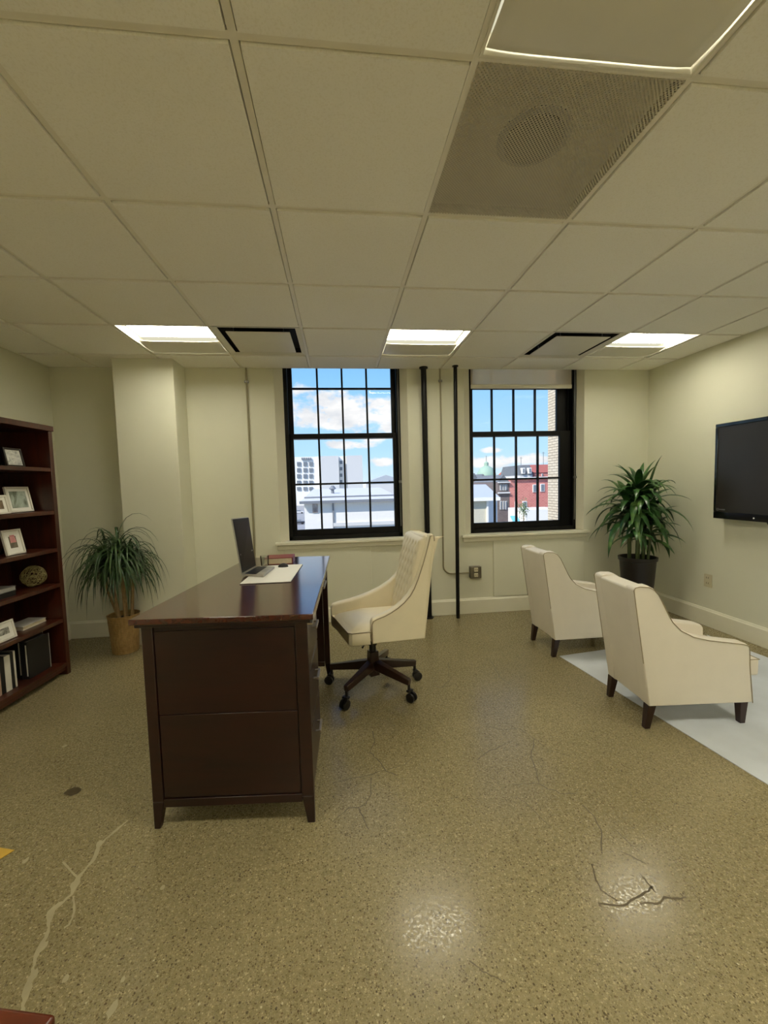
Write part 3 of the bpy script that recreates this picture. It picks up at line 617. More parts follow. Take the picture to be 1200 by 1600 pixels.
# mechanism, column, five-star base
cc = V((.19, 2.57, 0))
MB().box(cc+V((-.09, -.075, .345)), cc+V((.09, .075, .376))).build('seat_plate', 'caster', oc, bevel=.005)
MB().tube([cc+V((0, 0, .345)), cc+V((0, 0, .19))], .022, 16).tube([cc+V((0, 0, .33)), cc+V((0, 0, .285))], .03, 16).build('gas_column', 'caster', oc, smooth=50)
hq = lambda r_: [(cc.x+r_*cos(.35+pi/4+k*pi/2), cc.y+r_*sin(.35+pi/4+k*pi/2)) for k in range(4)]
MB().hexa(hq(.046), .085, .245, hq(.041)).build('hub', 'darkwood', oc, bevel=.004)
MB().tube([cc+V((-.02, -.06, .355)), cc+V((-.06, -.15, .352)), cc+V((-.075, -.19, .345))], .006, 8).build('height_lever', 'caster', oc, smooth=60)
for k in range(5):
    a = radians((162, 231, 314, 10, 66)[k]); d = V((cos(a), sin(a), 0)); e = cc+d*.292
    MB().bar(cc+d*.03+V((0, 0, .155)), e+V((0, 0, .118)), .045, .06, w2=.03, h2=.036).build('base_spoke', 'darkwood', oc, bevel=.004)
    ce = cc+d*.285; s_ = V((-d.y, d.x, 0)); ca = MB().tube([ce+V((0, 0, .105)), ce+V((0, 0, .055))], .009, 10).bar(ce+d*.006+V((0, 0, .066))-s_*.02, ce+d*.006+V((0, 0, .066))+s_*.02, .026, .012).build('caster', 'caster', oc, bevel=.002)
    for sg in (-1, 1):
        MB().lathe([(.0, -.009), (.02, -.009), (.0285, -.006), (.0285, .006), (.02, .009), (.0, .009)], ce+d*.018+s_*sg*.014+V((0, 0, .0288)), 20, axis=s_).build('wheel', 'caster', ca, smooth=40)

# ------------------------------------------------------------------ rug and armchairs
ru, rv = V((.990, -.139)), V((-.126, 1))
rv = V((.139, .990)); rc = V((1.602, 2.80)); ld = (V((1.769, 1.456))-V((1.602, 2.80))).normalized()
ru = V((-ld.y, ld.x)); ru = ru if ru.x > 0 else -ru
q = [rc, rc+ld*2.3, rc+ld*2.3+ru*1.28, rc+ru*1.40]
m = MB().hexa(q, .0003, .004); o = m.build('area_rug', 'rug'); tag(o, 'pale grey area rug under the two armchairs', 'rug')
prof = [(0, .125), (-.035, .36), (-.092, .744), (-.085, .756), (-.06, .762), (-.012, .757), (.015, .742), (.04, .713), (.075, .645), (.095, .605), (.116, .57), (.161, .524), (.229, .487), (.313, .466), (.415, .451), (.5, .438), (.522, .43), (.53, .415), (.534, .324), (.556, .122)]
def armchair(label):
    r = thing('armchair', label, 'armchair', (0, 0, 0), 'ivory armchairs on the rug'); WC = .365; th = .07
    R3 = lambda a, c, z: V((a, c, z))
    def side(c0, c1):
        n = len(prof); m = MB(); inn = offset_poly(prof[::1], 0)
        loops = []
        for f, up in ((0, 0), (.2, .005), (.8, .005), (1, 0)):
            loops.append([R3(p[0], c0+(c1-c0)*f, p[1]+(up if i_ > 4 and i_ < 17 else 0)) for i_, p in enumerate(prof)])
        vs = [p for l in loops for p in l]; fs = [tuple(range(n))[::-1], tuple(range(3*n, 4*n))]
        for k in range(3):
            for i_ in range(n): fs.append((k*n+i_, k*n+(i_+1) % n, (k+1)*n+(i_+1) % n, (k+1)*n+i_))
        m.add(vs, fs); o = m.build('arm', 'fabric', r, bevel=.006, seg=3)
        e = -.0005 if c1 > c0 else .0005
        MB().tube([R3(p[0], c0+e, p[1]-.002) for p in prof[1:]], .0022, 8).build('piping', 'welt', o, smooth=60)
    side(0, th); side(WC, WC-th)
    m = MB().loft([R3(.002, th-.02, .125), R3(.002, WC-th+.02, .125), R3(.09, WC-th+.02, .125), R3(.09, th-.02, .125)], [R3(-.092, th-.02, .745), R3(-.092, WC-th+.02, .745), R3(-.01, WC-th+.02, .757), R3(-.01, th-.02, .757)])
    for a, b in (((-.035, .36),) * 2,): pass
    m.build('backrest', 'fabric', r, bevel=.01, seg=3)
    MB().loft([R3(.12, th-.005, .35), R3(.12, WC-th+.005, .35), R3(.17, WC-th+.005, .35), R3(.17, th-.005, .35)], [R3(.01, th-.005, .715), R3(.01, WC-th+.005, .715), R3(.055, WC-th+.005, .70), R3(.055, th-.005, .70)]).build('back_cushion', 'fabric', r, bevel=.018, seg=4)
    MB().box((.05, th-.01, .125), (.545, WC-th+.01, .262)).build('seat_frame', 'fabric', r, bevel=.006)
    m = MB(); cq = [(.12, th+.002), (.534, th+.002), (.538, .006), (.592, .006), (.592, WC-.006), (.538, WC-.006), (.534, WC-th-.002), (.12, WC-th-.002)]
    m.hexa(cq, .262, .352); o = m.build('seat_cushion', 'fabric', r, bevel=.012, seg=4)
    MB().tube([R3(*p, .35) for p in [(.54, .006), (.592, .006), (.592, WC-.006), (.54, WC-.006)]], .002, 8).build('piping', 'welt', o, smooth=60)
    for (a, c, la, fr) in ((.018, .022, -.02, 0), (.018, WC-.022, -.02, 0), (.515, .024, .0, 1), (.515, WC-.024, .0, 1)):
        z0 = .0042 if fr else 0; s = .021
        b = [R3(a-s, c-s, .128), R3(a+s, c-s, .128), R3(a+s, c+s, .128), R3(a-s, c+s, .128)]; s2 = .014; k = a+la
        m = MB().loft([R3(k-s2, c-s2, z0), R3(k+s2, c-s2, z0), R3(k+s2, c+s2, z0), R3(k-s2, c+s2, z0)], b); m.build('leg', 'darkwood', r, bevel=.002)
    return r
ac = armchair('ivory leather armchair nearer the camera, its front legs on the rug')
ac2 = copy_tree(ac); ac2['label'] = 'ivory leather armchair nearer the windows, in front of the right window'
ac.location = (1.572, 1.882, 0); ac.rotation_euler.z = -.075
ac2.location = (1.56, 2.785, 0); ac2.rotation_euler.z = -.01; ac2.scale = (1, 1.02, 1.04)

# ------------------------------------------------------------------ bookcase
bc = thing('bookcase', 'tall dark cherry bookcase against the left wall', 'bookcase', (-2.22, 2.75, 0))
BA, BB = V((-1.99, 3.155)), V((-2.055, 2.25)); bd = (BB-BA).normalized(); bn_ = V((bd.y, -bd.x)); bn_ = bn_ if bn_.x < 0 else -bn_
LB = (BB-BA).length; DB = .345
def BC(l, d): return BA+bd*l+bn_*d
def bq(l0, l1, d0, d1): return [BC(l0, d0), BC(l1, d0), BC(l1, d1), BC(l0, d1)]
for l0, l1 in ((0, .034), (LB-.034, LB)): MB().hexa(bq(l0, l1, 0, DB), .0, 1.748).build('side_panel', 'case', bc, bevel=.003)
MB().hexa(bq(-.006, LB+.006, -.008, DB+.002), 1.748, 1.785).build('top_board', 'case', bc, bevel=.003)
MB().hexa(bq(.03, LB-.03, DB-.012, DB-.002), .05, 1.75).build('back_panel', 'case', bc)
SH = [1.492, 1.192, .925, .672, .412, .088]
for z in SH: MB().hexa(bq(.034, LB-.034, .004, DB-.012), z-.026, z).build('shelf', 'case', bc, bevel=.002)
MB().hexa(bq(.034, LB-.034, .012, .03), .035, .064).build('kick_rail', 'case', bc)
# bookcase contents
def on_shelf(px, py, z, d):                    # a spot on a shelf: sight line, d behind the front edge
    R = ray(px, py); n = bn_; p0 = BC(0, d); t = (n.dot(p0))/(n.x*R.x+n.y*R.y); return V((R.x*t, R.y*t)), EYE.z+R.z*t
def picture(label, z, pl, pr, ptop, d, fm, mat_w, art, lean=.18, fw=.012, extra=None, wd=None):
    a, za = on_shelf(*pl, z, d); b, zb = on_shelf(*pr, z, d); _, zt = on_shelf(*ptop, z, d); h = zt-zb
    if wd: a = b+(a-b).normalized()*wd
    u = (V((*b, 0))-V((*a, 0))); w_ = u.length; u.normalize(); out = -V((*bn_, 0)); up = (V((0, 0, 1))-out*lean).normalized(); nr = u.cross(up); nr = nr if nr.dot(out) > 0 else -nr
    o0 = V((*a, z+.001)); q = lambda x, y, k: o0+u*x+up*y+nr*k
    h = h/up.z
    r = thing('picture_frame', label, 'picture frame', ((a.x+b.x)/2, (a.y+b.y)/2, z), 'framed pictures in the bookcase')
    m = MB()
    for x0_, x1_, y0_, y1_ in ((0, fw, 0, h), (w_-fw, w_, 0, h), (fw, w_-fw, 0, fw), (fw, w_-fw, h-fw, h)): m.prism([q(x0_, y0_, 0), q(x1_, y0_, 0), q(x1_, y1_, 0), q(x0_, y1_, 0)], nr*.014)
    m.build('frame', fm, r, bevel=.0015)
    MB().prism([q(fw*.6, fw*.6, .001), q(w_-fw*.6, fw*.6, .001), q(w_-fw*.6, h-fw*.6, .001), q(fw*.6, h-fw*.6, .001)], nr*.006).build('mount', 'paper', r)
    g = fw+mat_w
    MB().prism([q(g, g, .007), q(w_-g, g, .007), q(w_-g, h-g, .007), q(g, h-g, .007)], nr*.0008).build('picture', art, r)
    if extra:
        x0_, x1_, y0_, y1_, mt = extra; MB().prism([q(x0_*w_, y0_*h, .0078), q(x1_*w_, y0_*h, .0078), q((x1_*.95)*w_, y1_*h, .0078), q(x0_*1.05*w_, y1_*h, .0078)], nr*.0006).build('print_detail', mt, r)
    p0, p1 = q(w_/2, h*.7, -.001), V((*(V((q(w_/2, 0, 0).x, q(w_/2, 0, 0).y))+V((bn_.x, bn_.y))*.09), z+.002)); MB().bar(p0, p1+V((0, 0, .004)), .003, .03, up=u).build('easel_strut', 'black_c', r)
    return r
picture('small dark framed floral print on the top shelf of the bookcase', SH[0], (8, 722), (37, 727), (31, 698), .10, 'dark_f', .004, 'art_floral')
picture('large white framed landscape photo on the second shelf of the bookcase', SH[1], (14, 799), (51, 798), (43, 760), .12, 'white_f', .018, 'art_land')
picture('small white framed sepia photo in front of the large landscape frame', SH[1], (-12, 800), (14, 799.5), (10, 770.5), .045, 'white_f', .02, 'art_brown', wd=.15)
picture('white framed picture with a pink flower on the third shelf', SH[2], (8.5, 863.5), (38.5, 862.5), (29.5, 825.5), .07, 'white_f', .032, 'art_grey', extra=(.36, .66, .48, .78, 'art_pink'))
picture('white framed ink sketch on the fifth shelf of the bookcase', SH[4], (-14, 993), (23.6, 985), (17.4, 958.7), .05, 'white_f', .026, 'art_sketch')
# twig ball
p, _ = on_shelf(53, 905, SH[3], .11); rb = .072; cb_ = V((p.x, p.y, SH[3]+rb+.004)); m = MB()
for k in range(26):
    ax = V((random.gauss(0, 1), random.gauss(0, 1), random.gauss(0, 1))).normalized(); x = ax.orthogonal().normalized(); y = ax.cross(x); r0 = rb*random.uniform(.86, 1.0); tilt = random.uniform(-.3, .3)
    m.tube([cb_+(x*cos(a)+y*sin(a))*sqrt(1-tilt*tilt)*r0*(1+.04*sin(3*a+k))+ax*tilt*r0 for a in [q_*2*pi/20 for q_ in range(21)]], .0017, 5, cap=False)
o = m.build('twig_ball', 'twig', smooth=60); tag(o, 'round woven twig ball on the fourth shelf of the bookcase', 'decorative ball')
def lying(name, label, cat, z, pl, pr, th, d, dep, cover, wd=None, twist=0, group=None, body='cream'):
    a, _ = on_shelf(*pl, z, d); b, _ = on_shelf(*pr, z, d)
    if wd: a = b+(a-b).normalized()*wd
    u = (b-a).normalized(); n = V((bn_.x, bn_.y)); n = (n+u*twist).normalized(); z += .0004
    r = thing(name, label, cat, (*((a+b)/2), z), group)
    MB().hexa([a+u*.003+n*.003, b-u*.003+n*.003, b-u*.003+n*dep, a+u*.003+n*dep], z+.003, z+th-.003).build('pages', body, r)
    MB().hexa([a, b, b+n*(dep+.004), a+n*(dep+.004)], z, z+.003).hexa([a, b, b+n*(dep+.004), a+n*(dep+.004)], z+th-.003, z+th).hexa([a+n*dep, b+n*dep, b+n*(dep+.004), a+n*(dep+.004)], z, z+th).build('cover', cover, r, bevel=.001)
    return r
lying('book', 'black book lying under the silver book on the fourth shelf', 'book', SH[3], (-20, 930), (26, 926), .032, .05, .16, 'black_c', wd=.22, group='books in the bookcase', body='black_c')
lying('book', 'silver grey book topmost of the flat pair on the fourth shelf', 'book', SH[3]+.033, (-20, 918), (25, 914), .026, .055, .15, 'silver', wd=.21, group='books in the bookcase', body='ltgrey')
lying('book', 'thin white book lying flat on the fifth shelf', 'book', SH[4], (36, 980), (73, 973), .026, .09, .13, 'white_c', group='books in the bookcase', twist=.1)
def standing(label, l0, l1, h, d, dep, cover, pages='cream', spine_front=True):
    z = SH[5]+.0004; q = bq(l0, l1, d, d+dep)
    r = thing('book', label, 'book', (*BC((l0+l1)/2, d+dep/2), z), 'books in the bookcase'); e = .003
    MB().hexa(bq(l0+e, l1-e, d+.004, d+dep-.004), z+.003, z+h-.005).build('pages', pages, r)
    MB().hexa(bq(l0, l0+e, d, d+dep), z, z+h).hexa(bq(l1-e, l1, d, d+dep), z, z+h).hexa(bq(l0+e, l1-e, d, d+.004), z, z+h).build('cover', cover, r, bevel=.0012)
    return r
def lpos(px, py, d): p, _ = on_shelf(px, py, 0, d); return (p-BC(0, d)).dot(bd)
x = lpos(27, 1061, .06)
for wd, h, cv, lab in ((.014, .235, 'white_c', 'thin white book standing beside the black binders on the bottom shelf'), (.022, .238, 'black_c', 'slim black book standing between two white books on the bottom shelf'), (.042, .225, 'white_c', 'thick white book standing on the bottom shelf'), (.030, .23, 'black_c', 'black book between the thick white book and the tan book'), (.034, .215, 'tan', 'tan book standing on the bottom shelf at the photo edge'), (.03, .24, 'black_c', 'black book beyond the tan book, out of the picture'), (.03, .22, 'ltgrey', 'grey book at the far left, out of the picture')):
    if 'out of' in lab: break
    standing(lab, x, x+wd, h, .06, .17, cv); x += wd+.001
def binder(label, l0, l1, d, h):
    z = SH[5]+.0004; r = thing('binder', label, 'binder', (*BC((l0+l1)/2, d), z), 'binders on the bottom shelf')
    MB().hexa(bq(l0, l1, d, d+.003), z, z+h).hexa(bq(l0, l1, d+.042, d+.045), z, z+h).hexa(bq(l1-.003, l1, d+.003, d+.042), z, z+h).build('cover', 'black_c', r, bevel=.001)
    MB().hexa(bq(l0+.006, l1-.006, d+.006, d+.039), z+.003, z+h-.008).build('pages', 'ltgrey', r)
    MB().hexa(bq(l1-.001, l1+.0008, d+.006, d+.014), z+.02, z+h-.02).build('spine_label', 'white_c', r)
    MB().hexa(bq(l0+.002, l0+.008, d-.0008, d+.001), z+.004, z+h-.004).build('edge_strip', 'ltgrey', r)
la, lb = lpos(86, 1040, .06), lpos(46, 1054, .06)
binder('black binder facing out at the front of the bottom shelf', la+.03, lb, .06, .25); binder('black binder standing behind the front binder on the bottom shelf', la+.005, lb-.02, .12, .262)

# ------------------------------------------------------------------ plants
def blade(m, base, az, el, L, w, droop, n=7, fold=.25, lim=None):
    p = V(base); d = V((cos(az)*cos(el), sin(az)*cos(el), sin(el))); s = V((-sin(az), cos(az), 0)); vs = []; st = L/n
    for k in range(n+1):
        t = k/n; wd = w*(sin(pi*min(1, .12+.88*t)**.75) if t < 1 else 0)+.0006
        up = s.cross(d); vs += [p-s*wd/2+up*wd*fold, p.copy(), p+s*wd/2+up*wd*fold]
        d = (d+V((0, 0, -droop*st*(1+1.2*t)))).normalized(); p = p+d*st
    if lim: vs = [lim(v) for v in vs]
    fs = []
    for k in range(n): a = k*3; fs += [(a, a+1, a+4, a+3), (a+1, a+2, a+5, a+4)]
    m.add(vs, fs)
pc = V((-1.785, 3.512, 0))
pl = thing('ponytail_palm', 'ponytail palm with drooping leaves in a woven basket by the column', 'potted plant', pc)
MB().lathe([(.092, 0), (.096, .01), (.104, .15), (.114, .30), (.118, .312), (.110, .312), (.106, .27), (.0, .27)], pc, 40, cap=False).build('basket_pot', 'basket', pl, smooth=50)
MB().lathe([(.105, .268), (.06, .283), (.0005, .288)], pc, 24, cap=False).build('soil', 'soil', pl, smooth=60)
def limL(v):
    v = v.copy(); ymax = 3.61 if v.x > COLX[0]-.03 else 3.87
    if v.y > ymax-.12: v.y = ymax-.12+.12*(1-math.exp(-(v.y-ymax+.12)/.12))
    if v.x < XL+.03: v.x = XL+.03
    return v
tops = []
for (dx, dy, tx, ty, tz, r0) in ((-.02, -.02, -.07, -.03, .80, .017), (.02, .0, .01, -.03, .86, .020), (.05, .03, .07, .0, .80, .015), (-.045, .02, -.15, .02, .72, .011), (.03, -.035, .03, -.10, .74, .011), (.06, -.01, .075, -.02, .72, .009)):
    a = pc+V((dx, dy, .26)); b = pc+V((tx, ty, tz)); mid = a.lerp(b, .5)+V((dx*.4, 0, 0))
    MB().tube([a, a.lerp(mid, .5), mid, mid.lerp(b, .55), b], r0*.95, 10, r2=r0*.62).build('trunk', 'trunk', pl, smooth=60); tops.append(b)
m = MB()
for ti, tp_ in enumerate(tops):
    nb = 78 if ti < 3 else 40
    for k in range(nb):
        az = random.uniform(0, 2*pi); el = random.uniform(.1, 1.45); L_ = random.uniform(.30, .50)*(1 if ti < 3 else .85)
        blade(m, tp_+V((random.uniform(-.012, .012), random.uniform(-.012, .012), random.uniform(-.08, .04))), az, el, L_, random.uniform(.010, .017), random.uniform(4.5, 8.0), 8, .25, limL)
m.build('foliage', 'leafL', pl, smooth=60, fix=False)
qc = V((2.80, 3.53, 0))
pr = thing('corn_plant', 'leafy corn plant in a dark tapered pot in the right corner', 'potted plant', qc)
MB().lathe([(.108, 0), (.112, .01), (.152, .535), (.162, .54), (.165, .57), (.152, .572), (.148, .52), (.0, .52)], qc, 40, cap=False).build('pot', 'pot', pr, smooth=50)
MB().lathe([(.147, .517), (.08, .535), (.0005, .54)], qc, 24, cap=False).build('soil', 'soil', pr, smooth=60)
def limR(v):
    v = v.copy()
    if v.x > 3.02: v.x = 3.02+.15*(1-math.exp(-(v.x-3.02)/.15))
    if v.y > 3.75: v.y = 3.75+.13*(1-math.exp(-(v.y-3.75)/.13))
    return v
m = MB()
for (dx, dy, h, r0, nl, Lm) in ((-.02, -.02, 1.20, .019, 36, 1), (.05, .0, 1.12, .018, 32, 1.1), (-.06, .03, 1.08, .017, 32, 1.1), (-.05, -.05, .96, .014, 24, .75), (.05, -.06, .92, .013, 22, .7)):
    a = qc+V((dx, dy, .50)); b = qc+V((dx*1.3, dy*1.3, h)); MB().tube([a, a.lerp(b, .5)+V((.006, 0, 0)), b], r0, 10).build('cane', 'cane', pr, smooth=60)
    for k in range(nl):
        t = k/nl; z = h-.20+.28*t; az = k*2.4+random.uniform(-.3, .3); el = .25+1.05*t**1.4+random.uniform(-.2, .2); L_ = random.uniform(.36, .50)*Lm*(1-.35*t)
        blade(m, V((b.x+cos(az)*.01, b.y+sin(az)*.01, z)), az, el, L_, random.uniform(.048, .076), random.uniform(2.2, 5.2), 9, .18, limR)
for k in range(10):
    blade(m, qc+V((-.03, -.12, random.uniform(.98, 1.28))), -pi/2+random.uniform(-.5, .5), random.uniform(.4, 1.2), random.uniform(.20, .28), .062, random.uniform(5, 9), 9, .15, limR)
m.build('foliage', 'leafR', pr, smooth=60, fix=False)

# ------------------------------------------------------------------ things at the lower left
tip = V((-1.232, 1.569)); u = V((-.60, -.80)); v = V((-.955, .29)); e = [tip, tip+u*.23, tip+u*.23+v*.32, tip+v*.32]
r = thing('manila_envelope', 'yellow manila envelope on the floor at the left photo edge', 'envelope', (*((e[0]+e[2])/2), 0))
MB().hexa(e, .0005, .004).build('body', 'yellow', r, bevel=.001); MB().hexa([e[1].lerp(e[0], .3), e[1], e[2], e[2].lerp(e[3], .3)], .004, .0048).build('flap', 'yellow', r)
tz = .42; k0 = Pz(88, 1583, tz); kl = Pz(0, 1571, tz); kd = Pz(81, 1600, tz)
u = (V((kl.x, kl.y))-V((k0.x, k0.y))).normalized(); v = V((kd.x-k0.x, kd.y-k0.y)).normalized(); v = (v-u*v.dot(u)).normalized(); k0 = V((k0.x, k0.y))
def TQ(a, b): return k0+u*a+v*b
r = thing('low_table', 'red brown wooden table corner at the bottom left of the photo', 'table', (*TQ(.25, .22), 0))
MB().hexa([TQ(0, 0), TQ(.5, 0), TQ(.5, .45), TQ(0, .45)], tz-.03, tz).build('tabletop', 'wood_table', r, bevel=.006)
MB().hexa([TQ(.03, .03), TQ(.47, .03), TQ(.47, .42), TQ(.03, .42)], tz-.08, tz-.03).build('apron', 'wood_table', r, bevel=.002)
for a, b in ((.05, .05), (.45, .05), (.45, .4), (.05, .4)):
    g = lambda s_: [TQ(a-s_, b-s_), TQ(a+s_, b-s_), TQ(a+s_, b+s_), TQ(a-s_, b+s_)]
    MB().hexa(g(.013), 0, tz-.05, g(.02)).build('leg', 'wood_table', r, bevel=.002)

# ------------------------------------------------------------------ the town outside
GZ = -10
for k_, v_ in dict(conc=plain('pale_render', srgb(232, 231, 226), .8, var=.03), conc2=plain('grey_render', srgb(208, 209, 208), .8, var=.03), whitew=plain('white_render', srgb(238, 237, 232), .8, var=.02), winx=plain('far_window', srgb(120, 128, 136), .3), roofw=plain('pale_metal_roof', srgb(206, 206, 206), .6, var=.03, scale=.5), seam=plain('roof_edge', srgb(120, 126, 134), .7),
    rb=brick_mat('red_brick', srgb(190, 110, 102), srgb(202, 128, 118), srgb(210, 150, 140), .6, .25, 'xz', .03), db=brick_mat('dark_brick', srgb(96, 86, 84), srgb(112, 100, 98), srgb(120, 112, 110), .6, .25, 'xz', .03), slate=plain('slate_roof', srgb(104, 110, 116), .7, var=.15, scale=2), tileroof=plain('red_tile_roof', srgb(168, 96, 84), .8, var=.12, scale=2), orange=plain('orange_roof', srgb(216, 112, 76), .8), creamw=plain('cream_wall', srgb(200, 196, 176), .8), greyroof=plain('light_grey_roof', srgb(176, 184, 192), .7, var=.05), green=plain('verdigris', srgb(150, 178, 160), .7),
    pier=brick_mat('pale_brick', srgb(206, 196, 176), srgb(196, 184, 162), srgb(112, 102, 88), .24, .075, 'yz', .007), asphalt=plain('asphalt', srgb(150, 150, 150), .9, var=.08, scale=.3), tq=plain('turquoise_canvas', srgb(110, 186, 196), .7), tree=leaf_mat('tree_leaf', srgb(70, 96, 60), srgb(104, 128, 84), srgb(140, 156, 108), .7), carr=plain('red_car', srgb(150, 60, 52), .3), card=plain('dark_car', srgb(60, 62, 70), .3), carw=plain('white_car', srgb(220, 220, 220), .3), mural=art_mat('mural', srgb(90, 86, 92), srgb(150, 140, 140), srgb(196, 196, 198), scale=1.2)).items(): M[k_] = v_  # town colours lightened, with the haze put into them
struct(MB().box((-400, 6, GZ-.5), (400, 700, GZ)).build('ground', 'asphalt'))
def E_(px, py, Y): return Py(px, py, Y)
def bld(name, label, pxa, pxb, ptop, Y, depth, mat, wins=(), wmat='winx', base=GZ, cat='building', group=None):
    a, b = E_(pxa, ptop, Y), E_(pxb, ptop, Y); z = (a.z+b.z)/2
    r = thing(name, label, cat, ((a.x+b.x)/2, Y, base), group)
    MB().box((a.x, Y, base), (b.x, Y+depth, z)).build('wall', mat, r, origin=(0, 0, 0))
    for (x0_, y0_, x1_, y1_) in wins:
        p, q_ = E_(x0_, y0_, Y), E_(x1_, y1_, Y); f = Y*.0006
        o = MB().box((p.x, Y-f*3, q_.z), (q_.x, Y+.05, p.z)).build('window', 'whitew' if wmat != 'winx' else wmat, r)
        if wmat != 'winx': d_ = (q_.x-p.x)*.14; MB().box((p.x+d_, Y-f*4, q_.z+d_), (q_.x-d_, Y-f*3+.001, p.z-d_)).build('pane', 'winx', o)
    return r, a.x, b.x, z
def roof(r, x0, x1, Y, depth, z, h, mat, axis='x', over=.4):    # gabled roof, ridge along x or y
    m = MB(); x0 -= over; x1 += over; y0, y1 = Y-over, Y+depth+over
    if axis == 'x': m.prism([(x0, y0, z), (x0, y1, z), (x0, (y0+y1)/2, z+h)], (x1-x0, 0, 0))
    else: m.prism([(x0, y0, z), (x1, y0, z), ((x0+x1)/2, y0, z+h)], (0, y1-y0, 0))
    return m.build('roof', mat, r)
wins = [(x, y, x+6, y+h) for x in (464, 474, 483) for y, h in ((722, 6), (731.5, 6), (741, 6), (751, 5), (761, 5))]
r, *_ = bld('apartment_block', 'white apartment block with a grid of windows, far left in the first window', 430, 498, 714, 250, 40, 'whitew', wins)
m = MB()
for k in range(5): p = E_(471+k*3.3, 715.2, 249.5); q_ = E_(473+k*3.3, 718.6, 249.5); m.box((p.x, 249.2, q_.z), (q_.x, 249.8, p.z))
m.build('rooftop_sign_bars', 'seam', r)  # plain bars standing in for the letters of a rooftop sign
bld('office_slab', 'blank pale grey slab building far off through the first window', 498.5, 529, 712.5, 248, 40, 'conc2')
bld('stair_tower', 'narrow pale tower with a column of windows between two blank slabs', 529.5, 541, 712.8, 252, 36, 'whitew', [(531, y, 535, y+5) for y in (720, 730, 740, 750)])
bld('office_slab', 'blank grey slab building on the right of the narrow stair tower', 541.5, 566, 711.5, 248, 40, 'conc2')
# long low warehouse with a pitched metal roof
Y = 30; a = E_(475, 784, Y); x1 = 4.5; zt_ = a.z; r = thing('warehouse', 'long white flat sided warehouse with a metal roof just outside the first window', 'building', ((a.x+x1)/2, Y, GZ))
MB().box((a.x, Y, GZ), (x1, Y+16, zt_)).build('wall', 'conc', r)
zb_ = E_(540, 763, Y+16).z
MB().prism([(a.x-.25, Y-.3, zt_), (a.x-.25, Y+16, zb_), (a.x-.25, Y+16, zb_-.2), (a.x-.25, Y-.3, zt_-.12)], (x1-a.x+.5, 0, 0)).build('roof', 'roofw', r)
MB().box((a.x-.3, Y-.42, zt_-.15), (x1, Y-.3, zt_+.05)).build('gutter', 'seam', r); MB().bar((a.x-.2, Y+3, zt_+(zb_-zt_)*.19+.06), (x1, Y+3, zt_+(zb_-zt_)*.19+.06), .3, .12).build('roof_ridge_strip', 'seam', r)
p, q_ = E_(488, 786, Y), E_(497, 801, Y); MB().box((p.x, Y-.06, q_.z), (q_.x, Y, p.z)).build('wall_sign', 'mural', r)
p = E_(519, 786, Y); MB().box((p.x, Y-.08, -7), (p.x+.12, Y, zt_-.1)).build('downspout', 'seam', r)
p, q_ = E_(521, 817, Y), E_(612, 819, Y); MB().box((p.x, Y-.1, q_.z), (x1, Y, p.z)).build('wall_ledge', 'conc2', r)
p = E_(519, 750, Y+8); MB().lathe([(.15, 0), (.15, .5), (.35, .6), (.1, .9)], (p.x, Y+8, .45), 12).build('roof_cowl', 'seam', r)
# gabled hall beyond
r, xa, xb, z = bld('gabled_hall', 'grey gabled hall far off at the right of the first window', 572, 640, 753, 150, 20, 'conc2'); roof(r, xa, E_(634, 753, 150).x, 150, 20, z, 2.6, 'greyroof', 'y')
# parked cars on the street at the left
def car(label, px, py, D, mat):
    c = E_(px, py, D); r = thing('parked_car', label, 'car', (c.x, D, GZ), 'cars parked in the street'); z = GZ
    MB().box((c.x-2.1, D-.85, z+.3), (c.x+2.1, D+.85, z+.9)).build('body', mat, r, bevel=.15)
    MB().hexa([(c.x-1.3, D-.8), (c.x+1.1, D-.8), (c.x+1.1, D+.8), (c.x-1.3, D+.8)], z+.9, z+1.45, [(c.x-.8, D-.7), (c.x+.6, D-.7), (c.x+.6, D+.7), (c.x-.8, D+.7)]).build('cabin', 'winx', r)
    for sx in (-1.3, 1.3):
        for sy in (-.8, .8): MB().lathe([(.32, -.1), (.32, .1)], (c.x+sx, D+sy, z+.32), 14, axis=(0, 1, 0)).build('wheel', 'black', r)
car('dark car parked in the street, lowest in the left edge of the first window', 466, 815, 125, 'card'); car('red car parked in the street at the left edge of the first window, furthest away', 466, 787, 260, 'carr'); car('white car parked in the street between the dark car and the red car', 467, 800, 175, 'carw')
# through the second window
Y = 35; r, xa, xb, z = bld('pale_house', 'cream house with a light grey hip roof at the left of the second window', 722, 761, 778, Y, 9, 'creamw')
p = E_(777, 778, Y+4); MB().hexa([(xb, Y), (p.x, Y+4), (p.x, Y+9), (xb, Y+9)], GZ, z).build('side_wall', 'conc2', r)
xr_ = E_(779, 776, Y).x
MB().loft([V((xa, Y-.3, z)), V((xr_, Y-.3, z)), V((xr_, Y+9, z)), V((xa, Y+9, z))], [V((xa, Y+4, E_(740, 757, Y+4).z)), V((E_(759, 757, Y+4).x, Y+4, E_(750, 757, Y+4).z)), V((E_(759, 757, Y+4).x, Y+6, E_(750, 757, Y+4).z)), V((xa, Y+6, E_(740, 757, Y+4).z))]).build('roof', 'greyroof', r)
MB().box((xa, Y-.42, z-.28), (xr_, Y-.28, z+.02)).build('gutter', 'whitew', r); MB().box((xb-.08, Y-.12, GZ), (xb+.08, Y, z-.2)).build('downspout', 'whitew', r)
